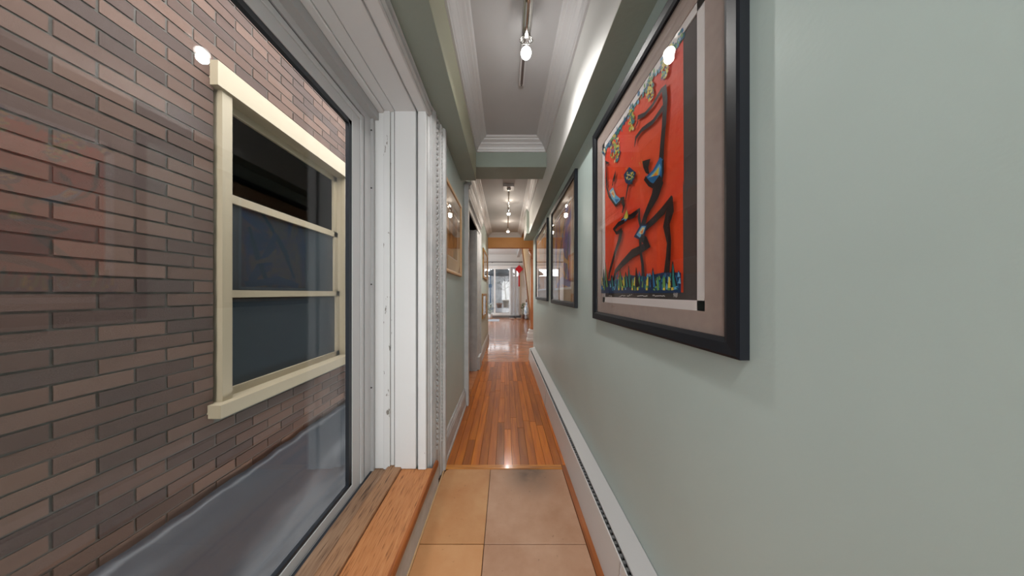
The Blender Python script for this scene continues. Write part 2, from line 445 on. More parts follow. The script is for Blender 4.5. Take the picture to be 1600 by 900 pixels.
# ------------------------------------------------------------------ measures of the hall
XL, XR = -0.44, 0.53           # wall faces
YB = -2.3                      # end of the hall behind the camera
CEIL = 2.69
Y_RE = 4.6                     # end of the right wall
Y_LE = 6.1                     # end of the left wall
BEAM0, BEAM1 = 2.37, 2.62

# walls
w = MB()
w.box(-0.60, XL, YB, -1.2, 0, CEIL)
w.box(-0.84, XL, -1.2, 1.42, 2.262, CEIL)
w.box(-0.84, -0.425, -1.2, 1.42, -0.4, 0.128)
w.box(-0.84, XL, 1.425, 2.62, 0, CEIL)
w.box(-0.84, XL, 2.62, 3.72, 2.17, CEIL)
w.box(-0.84, XL, 3.72, Y_LE, 0, CEIL)
struct(w.build('wall_left', M['sage']), 'sage green wall on the left with the window and doorway', 'wall')
struct(B(XR, XR + 0.11, YB, Y_RE, 0, CEIL).build('wall_right', M['sage']), 'long sage green wall carrying the three black framed pictures', 'wall')
struct(B(XR + 0.11, 1.9, Y_RE - 0.12, Y_RE, 0, CEIL).build('wall_stair_front', M['tan_light']), 'pale tan wall closing off the stair hall', 'wall')
bk = MB(); bk.box(-0.6, -0.43, YB - 0.1, YB, 0, CEIL); bk.box(0.43, 0.64, YB - 0.1, YB, 0, CEIL); bk.box(-0.43, 0.43, YB - 0.1, YB, 2.5, CEIL); bk.box(-0.6, 0.64, YB - .16, YB - .1, 0, CEIL)
struct(bk.build('wall_back', M['shell']), 'plain wall behind the camera', 'wall')

# ceiling slabs
c = MB()
c.box(-0.84, 1.9, YB, Y_LE, CEIL, CEIL + 0.1)
struct(c.build('ceiling', M['ceiling']), 'white coffered hall ceiling', 'ceiling')

# soffits, cross beam
s1 = MB(); s1.box(XL, -0.294, YB, BEAM0, 2.313, CEIL)
o = struct(s1.build('soffit_left', M['sage_dark']), 'boxed sage soffit over the left wall', 'soffit')
s1 = MB(); s1.box(-0.294, -0.2925, YB, BEAM0, 2.318, 2.60)
child(s1, 'face', M['cream_green'], o)['label'] = 'yellowish green side face'
s2 = MB(); s2.box(0.405, XR, YB, 4.1, 2.22, CEIL); s2.box(0.358, XR, 4.1, Y_RE + .06, 2.22, CEIL)
o = struct(s2.build('soffit_right', M['sage_dark']), 'long boxed sage soffit over the right wall', 'soffit')
s2 = MB(); s2.box(0.4035, 0.405, YB, 4.1, 2.222, 2.60); s2.box(0.3565, 0.358, 4.1, Y_RE + .06, 2.222, 2.60)
child(s2, 'face', M['soffit_white'], o)['label'] = 'white painted side face'
struct(B(XL, 0.404, BEAM0, BEAM1, 2.445, CEIL).build('beam_cross', M['sage_dark']), 'dark sage beam crossing the ceiling', 'beam')
struct(B(XL - .1, 1.9, 6.0, 6.15, 2.336, CEIL).build('beam_end', M['tan']), 'orange tan beam over the opening to the far room', 'beam')

# crown mouldings
def crown(z=CEIL):
    return [(0, z - 0.10), (0.012, z - 0.10), (0.016, z - 0.088), (0.022, z - 0.084), (0.030, z - 0.066), (0.045, z - 0.050),
            (0.052, z - 0.046), (0.056, z - 0.038), (0.070, z - 0.030), (0.086, z - 0.024), (0.090, z - 0.016), (0.104, z - 0.012), (0.112, z - 0.002), (0.112, z), (0, z)]
struct(MB().loop_sweep(crown(), -0.2925, 0.4035, YB, BEAM0).build('trim_1', M['white_trim']), 'white crown moulding round the near ceiling panel', 'moulding')
struct(MB().loop_sweep(crown(), XL, 0.4035, BEAM1, 6.0).build('trim_2', M['white_trim']), 'white crown moulding round the second ceiling panel', 'moulding')

# floor: slab, tiles, threshold, boards
fl = MB(); fl.box(-0.47, XR, YB, Y_RE, -0.08, -0.008); fl.box(-0.47, -0.42, 1.38, 2.62, -0.02, -0.001); fl.box(-0.85, 1.9, Y_RE, Y_LE, -0.08, -0.008); fl.box(-2.8, 1.9, Y_LE, 11.8, -0.08, -0.008)
fl.box(-0.85, -0.42, 2.62, 3.72, -0.08, -0.008)
floor = struct(fl.build('floor', M['bed']), 'wood strip floor with clay tiles at the near end', 'floor')
tA = tile_mat('clay_tile_ochre', srgb(176, 120, 74), srgb(192, 144, 98), (0.02, 1.62, 0), 0.20, 0.65)
tB = tile_mat('clay_tile_pinkish', srgb(164, 122, 94), srgb(182, 144, 118), (0.175, 1.60, 0), 0.25, 0.95)
tC = tile_mat('clay_tile_ochre_clean', srgb(186, 130, 82), srgb(198, 148, 102), (5, 5, 0), 0.2, 0)
tx = [(-0.412, -0.1045), (-0.1015, 0.385)]
ty = [(YB, -1.295), (-1.292, -0.807), (-0.804, -0.319), (-0.316, 0.169), (0.172, 0.657), (0.66, 1.1465), (1.1495, 1.635)]
for j, (a, b) in enumerate(ty):
    for i, (p, q) in enumerate(tx):
        m = (tA if j == 6 else tC) if i == 0 else tB
        t = MB()
        if i == 0 and j == 6:   # corner broken off at the casing
            pr = [(p, a), (q, a), (q, b), (p + 0.022, b), (p + 0.006, b - 0.02), (p, b - 0.06)]
            t.prism(pr, 'Z', -0.008, 0.0)
        else:
            t.cbox(p, q, a, b, -0.008, 0.0, 0.0015)
        t.build('tile', m, floor)
MB().box(-0.42, -0.4125, YB, 1.62, -0.008, 0.004).build('edge_strip', M['tan_strip'], floor)
MB().cbox(0.387, 0.425, YB, 1.67, -0.008, 0.002, 0.001).build('edge_strip', M['edge_wood'], floor)
MB().cbox(-0.42, 0.387, 1.637, 1.674, -0.008, 0.004, 0.002).build('threshold_strip', M['threshold'], floor)
PW = 0.0584
x = -0.42; near = []
ncol = 0
while x < 0.53:
    y = 1.676; xe = min(x + PW - 0.0016, 0.53)
    first = True
    while y < 4.2:
        L = random.uniform(0.35, 1.5) if not first else random.uniform(0.25, 1.3)
        first = False
        ye = min(y + L, 4.2)
        if 4.2 - ye < 0.15: ye = 4.2
        near.append((x, xe, y, ye - 0.0016)); y = ye
    x += PW
for x0, x1, y0, y1 in near:
    MB().cbox(x0, x1, y0, y1, -0.008, 0.0, 0.0006).build('plank', M['floor_wood'], floor)
# doorway floor boards and the far cross-laid boards
far = MB()
def lay_cross(xa, xb, ya, yb):
    y = ya
    while y < yb:
        ye = min(y + PW, yb); x = xa - random.uniform(0, 0.6)
        while x < xb:
            L = random.uniform(0.5, 1.6)
            a, b = max(x, xa), min(x + L, xb)
            if b - a > 0.01: far.box(a, b - 0.0012, y, ye - 0.0012, -0.008, 0.0 - random.random() * 0.0003)
            x += L
        y = ye
lay_cross(-0.44, 0.53, 4.2, 4.6); lay_cross(-0.44, 1.9, 4.6, 6.1); lay_cross(-2.8, 1.9, 6.1, 11.75); lay_cross(-0.85, -0.42, 2.62, 3.72)
o = far.build('cross_boards', M['floor_wood_cross'], floor); o['kind'] = 'stuff'

# baseboards
def baseboard(name, y0, y1, label, x=XL, h=0.19):
    pr = [(x, 0), (x + 0.026, 0), (x + 0.026, 0.02), (x + 0.020, 0.03), (x + 0.018, 0.135), (x + 0.014, 0.145), (x + 0.014, 0.155), (x + 0.008, 0.165), (x + 0.010, 0.178), (x + 0.004, h), (x, h)]
    o = MB().prism(pr, 'Y', y0, y1).build(name, M['casing'])
    return struct(o, label, 'baseboard')
baseboard('baseboard_left', 1.66, 2.55, 'grey white baseboard below the light wood framed picture')
baseboard('baseboard_left_far', 4.07, Y_LE, 'grey white baseboard beyond the doorway')

# ------------------------------------------------------------------ window on the left with deep sill and jamb
WY0, WY1 = -1.2, 1.39
win = struct(empty('window_1', (-0.78, 0.1, 0.18)), 'tall glazed door with grey frame and deep oak sill on the left', 'window')
def wc(mb, name, m, label=None):
    o = child(mb, name, m, win)
    if label: o['label'] = label
    return o
XS = -0.78   # sash plane
# outer frame channel
fr = MB()
fr.box(-0.84, -0.775, 1.322, 1.40, 0.16, 2.30); fr.box(-0.84, -0.775, WY0, 1.322, 2.168, 2.30)
fr.box(-0.84, -0.765, WY0, 1.322, 0.128, 0.172)
wc(fr, 'frame', M['frame_metal'])
ch = MB(); ch.box(-0.775, -0.757, 1.375, 1.395, 0.18, 2.26); ch.box(-0.775, -0.735, WY0, 1.39, 2.20, 2.262)
wc(ch, 'stop_strip', M['frame_shade'])
# sashes
def sash(ya, yb):
    s = MB()
    zb, zt = 0.178, 2.16
    s.box(XS - 0.035, XS, yb - 0.092, yb, zb, zt); s.box(XS - 0.035, XS, ya, ya + 0.092, zb, zt)
    s.box(XS - 0.035, XS, ya + 0.092, yb - 0.092, zt - 0.085, zt); s.box(XS - 0.035, XS, ya + 0.092, yb - 0.092, zb, zb + 0.045)
    # raised outer lip
    s.box(XS, XS + 0.006, yb - 0.030, yb - 0.004, zb, zt); s.box(XS, XS + 0.006, ya + 0.004, yb - 0.03, zt - 0.03, zt - 0.004)
    o = bevel(wc(s, 'sash', M['frame_metal']), 0.002)
    gk = MB(); a, b2, z0, z1 = ya + 0.092, yb - 0.092, zb + 0.045, zt - 0.085
    gk.box(XS - 0.022, XS - 0.004, b2 - 0.022, b2, z0, z1); gk.box(XS - 0.022, XS - 0.004, a, a + 0.022, z0, z1)
    gk.box(XS - 0.022, XS - 0.004, a, b2, z1 - 0.022, z1); gk.box(XS - 0.022, XS - 0.004, a, b2, z0, z0 + 0.014)
    wc(gk, 'gasket', M['gasket'])
    wc(MB().box(XS - 0.018, XS - 0.013, a + 0.02, b2 - 0.02, z0 + 0.012, z1 - 0.02), 'pane', M['glass'])
sash(-0.42, 1.315); sash(-1.19, -0.43)
for zz in (0.66, 1.25, 1.80, 2.13):
    wc(MB().lathe([(0.0045, 0), (0.0045, 0.002), (0.002, 0.003)], -0.7665, zz, 1.372 - 0.0035, 10, 'Y'), 'screw', M['screw'])
wc(MB().box(-0.80, -0.782, 1.308, 1.326, 0.17, 2.17), 'seam', M['gasket'])
wc(MB().box(-0.80, -0.782, WY0, 1.326, 2.155, 2.172), 'seam', M['gasket'])
# dark debris line below the sash
wc(MB().box(-0.775, -0.762, WY0, 1.38, 0.172, 0.180), 'weather_strip', M['gasket'])
# sill boards
SILL = [(-0.765, -0.682, 0.178, 'sill_b'), (-0.681, -0.600, 0.200, 'sill_b')]
wc(MB().cbox(-0.765, -0.684, WY0, 1.40, 0.13, 0.180, 0.003), 'sill_board', M['sill_c'], 'greyed oak board under the glazing')
sb = MB(); sb.prism([(-0.683, 0.13), (-0.683, 0.196), (-0.675, 0.200), (-0.604, 0.200), (-0.600, 0.196), (-0.600, 0.13)], 'Y', WY0, 1.40)
wc(sb, 'sill_board', M['sill_b'], 'raised oak sill strip')
sb = MB(); sb.prism([(-0.599, 0.13), (-0.599, 0.184), (-0.596, 0.187), (-0.424, 0.187), (-0.424, 0.13)], 'Y', WY0, 1.385)
sb.box(-0.4655, -0.424, 1.385, 1.388, 0.15, 0.187)
wc(sb, 'sill_board', M['sill_a'], 'wide orange oak sill board')
sb = MB(); pr = [(-0.424, 0.150), (-0.424, 0.187), (-0.414, 0.187), (-0.408, 0.183), (-0.406, 0.176), (-0.406, 0.160), (-0.412, 0.150)]
sb.prism(pr, 'Y', WY0, 1.455)
wc(sb, 'nosing', M['sill_edge'], 'rounded reddish sill nosing')
rs = MB(); rs.box(-0.425, -0.419, WY0, 1.50, 0.0, 0.15)
wc(rs, 'riser', M['casing'], 'grey painted board below the sill')
# jamb boards facing the room
ZT = 2.258
def jamb(x0, x1, y, z0, m, z1=ZT, name='jamb_board'):
    b = MB().box(x0, x1, y, 1.424, z0, z1); return bevel(wc(b, name, M[m]), 0.004, 2)
jamb(-0.758, -0.705, 1.392, 0.182, 'jamb'); jamb(-0.706, -0.668, 1.384, 0.182, 'jamb_worn'); jamb(-0.667, -0.645, 1.392, 0.20, 'jamb_worn')
jamb(-0.639, -0.516, 1.380, 0.188, 'jamb'); jamb(-0.5155, -0.503, 1.408, 0.188, 'frame_shade'); jamb(-0.5025, -0.456, 1.374, 0.188, 'jamb')  # recessed groove strip in grey paint, shade put into its colour
wc(MB().box(-0.6455, -0.6385, 1.393, 1.424, 0.19, ZT), 'crack', M['crack'])
# head boards: undersides run back along the opening
def head(x0, x1, z, m): return bevel(wc(MB().box(x0, x1, WY0, 1.40, z, 2.262 + .02), 'head_board', M[m]), 0.004, 2)
head(-0.735, -0.700, 2.244, 'jamb'); head(-0.698, -0.640, 2.250, 'jamb'); head(-0.636, -0.516, 2.246, 'jamb'); head(-0.5155, -0.504, 2.258, 'jamb'); head(-0.5035, -0.452, 2.240, 'jamb')
hc = MB(); hc.prism([(-0.452, 2.240), (-0.452, 2.313), (-0.44, 2.313), (-0.434, 2.300), (-0.438, 2.29), (-0.438, 2.262), (-0.446, 2.25), (-0.446, 2.240)], 'Y', WY0, 1.46)
wc(hc, 'head_casing', M['casing'])

# carved casing beside the window (plan profile, extruded up)
def casing_plan(mb, y0, flip=1, z0=0.0, z1=2.313, xo=0.0, k=1.0):
    P = [(-0.47, 0), (-0.455, 0), (-0.455, .018), (-0.448, .026), (-0.446, .034), (-0.438, .038), (-0.438, .048), (-0.434, .056), (-0.434, .070), (-0.431, .076),
         (-0.428, .090), (-0.431, .096), (-0.434, .104), (-0.434, .165), (-0.430, .170), (-0.430, .180), (-0.430, .192), (-0.424, .196), (-0.424, .226),
         (-0.416, .232), (-0.408, .240), (-0.408, .272), (-0.412, .276), (-0.45, .276)]
    mb.prism([(px + xo, y0 + flip * py * k) for px, py in P], 'Z', z0, z1)
def carve(mb, x, y, z0, z1, step, ry, rz, d=0.006):
    z = z0
    while z < z1:
        mb.ball((x, y, z), d, ry, rz, 6, 4)
        mb.ball((x, y + ry * 1.25, z + step / 2), d * 0.8, ry * 0.45, rz * 0.5, 5, 4)
        mb.ball((x, y - ry * 1.25, z + step / 2), d * 0.8, ry * 0.45, rz * 0.5, 5, 4)
        z += step
cas = struct(empty('trim_3', (-0.44, 1.5, 0)), 'wide grey white casing with carved ornament beside the window', 'casing')
m_ = MB(); casing_plan(m_, 1.388); child(m_, 'casing_profile', M['casing'], cas)
cv = MB(); carve(cv, -0.4335, 1.388 + .135, 0.22, 2.30, 0.034, 0.017, 0.013); carve(cv, -0.424, 1.388 + .211, 0.22, 2.30, 0.024, 0.008, 0.008, 0.004)
o = child(cv, 'carving', M['casing'], cas); o['kind'] = 'stuff'; o['label'] = 'vertical rows of small carved leaves'

# ------------------------------------------------------------------ left doorway with carved head
dr = struct(empty('door_1', (-0.5, 3.2, 0)), 'grey white doorway with heavy carved head on the left', 'doorway')
d = MB(); d.box(-0.56, -0.396, 2.55, 2.615, 0, 2.36); child(d, 'near_casing', M['casing'], dr)
d = MB(); d.box(-0.60, -0.428, 2.616, 2.64, 0, 2.17); d.box(-0.585, -0.56, 2.64, 2.66, 0, 2.17); child(d, 'jamb', M['casing'], dr)
d = MB(); d.box(-0.60, -0.44, 3.70, 3.722, 0, 2.19); d.box(-0.60, -0.555, 3.68, 3.70, 0, 2.19); d.box(-0.535, -0.52, 3.692, 3.70, 0, 2.19); child(d, 'jamb', M['casing'], dr)
d = MB(); casing_plan(d, 3.69, 1, 0, 2.2, 0.0, 1.3); d.box(-0.47, -0.455, 3.68, 3.70, 0, 2.2); d.box(-0.46, -0.402, 3.75, 4.06, 0, 0.20)
child(d, 'far_casing', M['casing'], dr)
d = MB(); d.box(-0.60, -0.44, 2.62, 3.72, 2.17, 2.19); child(d, 'head_jamb', M['casing'], dr)
d = MB()
d.prism([(-0.44, 2.17), (-0.424, 2.17), (-0.420, 2.19), (-0.420, 2.21), (-0.426, 2.22), (-0.426, 2.30), (-0.418, 2.305), (-0.412, 2.32), (-0.400, 2.335), (-0.392, 2.35), (-0.392, 2.37), (-0.384, 2.385), (-0.376, 2.40), (-0.376, 2.42), (-0.44, 2.43)], 'Y', 2.64, 4.10)
child(d, 'carved_head', M['casing'], dr)
d = MB(); y = 2.68
while y < 4.08:
    d.box(-0.428, -0.410, y, y + 0.022, 2.272, 2.300); d.ball((-0.424, y + 0.02, 2.245), 0.006, 0.014, 0.012, 6, 4); y += 0.044
o = child(d, 'dentil_row', M['casing'], dr); o['kind'] = 'stuff'; o['label'] = 'row of small carved dentils'
d = MB(); d.box(-0.645, -0.605, 2.64, 3.70, 0.01, 2.165)
leaf = child(d, 'door_leaf', M['door_paint'], dr)
d = MB(); d.tube([(-0.605, 3.60, 1.0), (-0.575, 3.60, 1.0)], 0.008); d.ball((-0.567, 3.60, 1.0), 0.016, 0.022, 0.022)
child(d, 'door_knob', M['chrome'], dr)

# ------------------------------------------------------------------ baseboard heater
ht = tag(empty('baseboard_heater', (0.47, 1.0, 0)), 'long white baseboard heater running along the foot of the right wall', 'heater')
H0, H1 = YB + 0.02, 4.32
h = MB(); h.prism([(0.418, 0.0), (0.434, 0.188), (0.437, 0.190), (0.439, 0.188), (0.424, 0.0)], 'Y', H0, H1); child(h, 'front_panel', M['heater'], ht)
h = MB(); h.prism([(0.452, 0.190), (0.452, 0.199), (0.458, 0.202), (0.528, 0.218), (0.528, 0.212), (0.460, 0.196), (0.456, 0.190)], 'Y', H0, H1); child(h, 'top_cover', M['heater_top'], ht)
h = MB(); h.prism([(0.522, 0.0), (0.522, 0.214), (0.528, 0.216), (0.528, 0.0)], 'Y', H0, H1); h.box(0.441, 0.522, H0, H1, 0.145, 0.165); child(h, 'back_plate', M['heater_dark'], ht)
h = MB(); y = H0 + 0.05
while y < 3.3:
    h.box(0.4395, 0.450, y, y + 0.011, 0.165, 0.1905); y += 0.0235
o = child(h, 'fin_row', M['fin'], ht); o['kind'] = 'stuff'
h = MB(); h.prism([(0.414, 0.0), (0.431, 0.194), (0.450, 0.205), (0.5295, 0.2225), (0.5295, 0.0)], 'Y', H1, H1 + 0.035); child(h, 'end_cap', M['heater'], ht)
for yy in (0.9, 2.55):
    h = MB(); h.prism([(0.4155, 0.0), (0.4325, 0.189), (0.4345, 0.189), (0.4175, 0.0)], 'Y', yy, yy + 0.008); child(h, 'panel_joint', M['heater_top'], ht)

# ------------------------------------------------------------------ framed pictures
def picture(name, side, y0, y1, z0, z1, fw, mw, mats, art, label, cat='picture', lw=0.010, liner=True, depth=0.025, glazed=True, mwz=None, mwb=None, x=None):
    """side -1: on the left wall facing +X, +1: on the right wall facing -X"""
    xw = XR if side > 0 else XL
    n = -side
    X = lambda d: xw + n * d
    t = tag(empty(name, (xw, (y0 + y1) / 2, z0)), label, cat, None)
    mwz = mwz or mw; mwb = mwb or mw
    f = MB()
    def bx(mb, da, db, ya, yb, za, zb): mb.box(min(X(da), X(db)), max(X(da), X(db)), ya, yb, za, zb)
    # mitred frame rails
    pr = [(0.0, 0.001), (0.0, depth * 0.9), (fw * 0.15, depth), (fw * 0.75, depth * 0.92), (fw, depth * 0.72), (fw, 0.001)]
    vs = []; fs = []; k = len(pr)
    for cy, cz, sy, sz in ((y0, z0, 1, 1), (y1, z0, -1, 1), (y1, z1, -1, -1), (y0, z1, 1, -1)):
        for o_, dd in pr: vs.append((X(dd), cy + sy * o_, cz + sz * o_))
    for c_ in range(4):
        e_ = (c_ + 1) % 4
        for i in range(k):
            j = (i + 1) % k; fs.append((c_ * k + i, e_ * k + i, e_ * k + j, c_ * k + j))
    f.add(vs, fs); child(f, 'frame', mats[0], t)
    g = depth * 0.35
    mt = MB(); a0, a1, b0, b1 = y0 + fw + mw, y1 - fw - mw, z0 + fw + mwb, z1 - fw - mwz
    bx(mt, 0.002, g, y0 + fw, a0, z0 + fw, z1 - fw); bx(mt, 0.002, g, a1, y1 - fw, z0 + fw, z1 - fw)
    bx(mt, 0.002, g, a0, a1, z0 + fw, b0); bx(mt, 0.002, g, a0, a1, b1, z1 - fw)
    child(mt, 'mat_board', mats[1], t)
    if liner:
        li = MB(); q = lw
        bx(li, 0.002, g - 0.002, a0, a0 + q, b0, b1); bx(li, 0.002, g - 0.002, a1 - q, a1, b0, b1)
        bx(li, 0.002, g - 0.002, a0, a1, b0, b0 + q); bx(li, 0.002, g - 0.002, a0, a1, b1 - q, b1)
        child(li, 'mat_bevel', M['liner'], t)
    pt = MB(); bx(pt, 0.001, g - 0.005, a0, a1, b0, b1); child(pt, 'print', art, t)
    if glazed:
        gl = MB(); bx(gl, g + 0.003, g + 0.005, y0 + fw * 0.9, y1 - fw * 0.9, z0 + fw * 0.9, z1 - fw * 0.9)
        child(gl, 'glazing', M['picture_glass'], t)
    return t, (a0, a1, b0, b1), X(g - 0.005)

class Paint:
    """flat paint shapes on a wall-parallel sheet; points come as picture pixels and are turned into wall metres"""
    def __init__(s, xs, n=-1): s.xs = xs; s.n = n; s.mb = MB(); s.layer = 0
    def P(s, p):
        Y = FPX * s.xs / (p[0] - 790.0); return (Y, EYE - (p[1] - 458.0) * Y / FPX)
    def poly(s, pts, m):
        s.layer += 1; x = s.xs + s.n * (0.0002 + 0.000012 * s.layer)
        q = [s.P(p) for p in pts]
        s.mb.cur = m; s.mb.add([(x, a, b) for a, b in q], [tuple(range(len(q)))])
    def fan(s, pts, m):
        """possibly concave outline, filled from its middle"""
        s.layer += 1; x = s.xs + s.n * (0.0002 + 0.000012 * s.layer)
        q = [s.P(p) for p in pts]; c = (sum(a for a, _ in q) / len(q), sum(b for _, b in q) / len(q))
        s.mb.cur = m; k = len(q)
        s.mb.add([(x, a, b) for a, b in q] + [(x, c[0], c[1])], [(i, (i + 1) % k, k) for i in range(k)])
    def stroke(s, pts, ws, m):
        s.layer += 1; x = s.xs + s.n * (0.0002 + 0.000012 * s.layer)
        q = [Vector(s.P(p)) for p in pts]
        if not isinstance(ws, (list, tuple)): ws = [ws] * len(pts)
        if m == 1: ws = [w_ * 1.25 for w_ in ws]
        L = []; R = []
        for k, p in enumerate(q):
            d = (q[min(k + 1, len(q) - 1)] - q[max(k - 1, 0)]).normalized(); nn = Vector((-d.y, d.x))
            L.append(p + nn * ws[k] / 2); R.append(p - nn * ws[k] / 2)
        vs = [(x, p.x, p.y) for p in L] + [(x, p.x, p.y) for p in R]; k = len(q)
        s.mb.cur = m; s.mb.add(vs, [(i, i + 1, k + i + 1, k + i) for i in range(k - 1)])

# the large red print -------------------------------------------------
XP = 0.505
sheet = mat('print_margin_charcoal', srgb(84, 76, 76), 0.7)
big, inner, xs = picture('framed_art_print', 1, 0.52, 1.403, 1.054, 2.116, 0.042, 0.066,
                         [M['black_frame'], M['mat_taupe']], sheet,
                         'huge red print of leaping stick figures in a black frame, nearest on the sage wall', lw=0.028, mwz=0.078, mwb=0.056)
paints = [mat('paint_red', srgb(236, 60, 28), 0.55, col2=srgb(242, 84, 42), nscale=5, detail=6, bump=0.3, bscale=40),
          mat('paint_black', srgb(40, 26, 30), 0.5), mat('paint_blue', srgb(40, 110, 165), 0.5), mat('paint_yellow', srgb(222, 200, 74), 0.5),
          mat('paint_teal', srgb(44, 128, 128), 0.5), mat('paint_green', srgb(110, 160, 84), 0.5), mat('paint_orange', srgb(238, 128, 48), 0.5),
          mat('paint_cream', srgb(236, 214, 160), 0.5), mat('paint_navy', srgb(28, 54, 98), 0.5), mat('paint_skyblue', srgb(110, 176, 214), 0.5),
          mat('pencil_white', srgb(225, 222, 220), 0.6)]
for m_p in paints + [sheet]: m_p.node_tree.nodes['Principled BSDF'].inputs['Specular IOR Level'].default_value = 0.12
RED, BLK, BLU, YEL, TEA, GRN, ORG, CRM, NVY, SKY, WHT = range(11)
pt = Paint(xs)
A = lambda x, y: (910 + x / 3.459, 30 + y / 3.459)
Bc = lambda x, y: (910 + x / 3.333, 280 + y / 3.333)
pt.P  # wall coordinates from the same camera axis
# convert print rectangle to picture pixels for the painted area
def inv(Y, z): return (790 + FPX * xs / Y, 458 - (z - EYE) * FPX / Y)
# measured on the front plane XP; shift to the sheet plane keeps the same pixels
pt.poly([A(112, 690), A(296, 400), A(505, 95), A(545, 40), A(548, 900), Bc(524, 0), Bc(526, 590), Bc(105, 592), Bc(105, 0), A(112, 900)], RED)
rnd = random.Random(4)
def jit(p, a): return (p[0] + rnd.uniform(-a, a), p[1] + rnd.uniform(-a, a))
# orange glow brushed round the bowl
for k in range(26):
    a_ = rnd.uniform(0, 2 * PI); r_ = rnd.uniform(20, 75); p = A(268 + r_ * math.cos(a_) * 0.9, 800 + r_ * math.sin(a_))
    pt.stroke([p, (p[0] + rnd.uniform(-3, 3), p[1] + rnd.uniform(2, 7))], 0.005, ORG if k % 2 else RED)
# teal foliage band along the upper left diagonal
edge = [(106, 694), (200, 552), (290, 410), (360, 300), (430, 200), (505, 95), (545, 40)]
def along(t):
    t *= len(edge) - 1; i = min(int(t), len(edge) - 2); f = t - i
    return (edge[i][0] * (1 - f) + edge[i + 1][0] * f, edge[i][1] * (1 - f) + edge[i + 1][1] * f)
pt.poly([A(112, 690), A(296, 400), A(505, 95), A(545, 40), A(540, 92), A(505, 135), A(300, 436), A(205, 590), A(150, 680), A(112, 728)], TEA)
for k in range(260):
    t = rnd.random(); ex, ey = along(t); dep = rnd.uniform(2, 50)
    p = A(ex + 3, ey + dep); s_ = rnd.uniform(1.4, 3.6)
    pt.stroke([p, (p[0] + rnd.uniform(-1.2, 1.2), p[1] + s_ * 2)], rnd.uniform(0.006, 0.013), rnd.choice([TEA, TEA, BLU, NVY, GRN, SKY]))
for cx, cy, rx, ry, nn in ((180, 690, 28, 72, 70), (268, 545, 18, 60, 44), (372, 385, 24, 50, 50), (450, 262, 22, 52, 44), (490, 170, 16, 40, 26), (120, 712, 8, 14, 8)):
    for k in range(nn):
        a_ = rnd.uniform(0, 2 * PI); r_ = math.sqrt(rnd.random()); p = A(cx + rx * r_ * math.cos(a_), cy + ry * r_ * math.sin(a_))
        pt.stroke([p, (p[0] + rnd.uniform(-1.6, 1.6), p[1] + rnd.uniform(1.5, 4.5))], rnd.uniform(0.008, 0.014), rnd.choice([YEL, GRN, YEL, TEA, NVY, CRM, BLU, YEL]))
# right figure
pt.stroke([A(292, 592), A(306, 560), A(308, 532), A(345, 515), A(385, 470), A(436, 385), A(452, 372), A(458, 440), A(452, 560), A(440, 700), A(436, 765)], [0.004, 0.007, 0.014, 0.012, 0.011, 0.012, 0.018, 0.018, 0.017, 0.018, 0.02], BLK)
pt.stroke([A(290, 690), A(298, 640), A(330, 598), A(390, 555), A(446, 478)], [0.003, 0.014, 0.013, 0.013, 0.016], BLK)
pt.fan([A(333, 768), A(378, 754), A(366, 800), A(372, 840), A(352, 832), A(338, 800)], BLK)
pt.fan([A(346, 858), A(392, 815), A(430, 745), A(450, 762), A(442, 830), A(430, 905), A(385, 900)], BLU)
pt.fan([A(362, 858), A(398, 822), A(428, 780), A(436, 800), A(424, 850), A(392, 880)], SKY)
pt.fan([A(376, 856), A(402, 828), A(426, 796), A(420, 840), A(398, 872)], YEL)
pt.fan([A(392, 850), A(410, 826), A(414, 846), A(400, 862)], ORG)
pt.stroke([A(346, 858), A(372, 892), A(400, 905)], 0.012, BLK); pt.stroke([A(446, 760), A(446, 830), A(434, 900)], 0.008, BLK)
pt.fan([Bc(345, -4), Bc(375, 18), Bc(430, 24), Bc(412, -22), Bc(380, -16)], BLU)
pt.stroke([Bc(396, 0), Bc(404, 30), Bc(388, 85), Bc(356, 150), Bc(338, 190), Bc(324, 240)], [0.03, 0.045, 0.036, 0.025, 0.022, 0.024], BLK)
pt.stroke([Bc(328, 262), Bc(380, 215), Bc(430, 165), Bc(478, 88)], [0.02, 0.022, 0.024, 0.008], BLK)
pt.stroke([Bc(470, 100), Bc(466, 170), Bc(448, 240), Bc(462, 330), Bc(458, 400), Bc(448, 500), Bc(452, 560)], [0.016, 0.03, 0.026, 0.016, 0.018, 0.022, 0.02], BLK)
pt.fan([Bc(276, 300), Bc(312, 236), Bc(346, 236), Bc(336, 285), Bc(312, 318)], NVY)
pt.fan([Bc(290, 290), Bc(318, 244), Bc(340, 244), Bc(328, 280), Bc(308, 304)], SKY)
pt.fan([Bc(302, 280), Bc(322, 250), Bc(334, 252), Bc(320, 290)], CRM)
pt.fan([Bc(312, 276), Bc(328, 258), Bc(322, 284)], ORG)
pt.stroke([Bc(312, 300), Bc(336, 318), Bc(352, 340), Bc(318, 362), Bc(268, 388), Bc(216, 440), Bc(180, 480), Bc(168, 528)], [0.02, 0.022, 0.03, 0.024, 0.03, 0.024, 0.018, 0.014], BLK)
pt.stroke([Bc(310, 306), Bc(312, 380), Bc(322, 440), Bc(326, 510)], [0.014, 0.012, 0.014, 0.016], BLK)
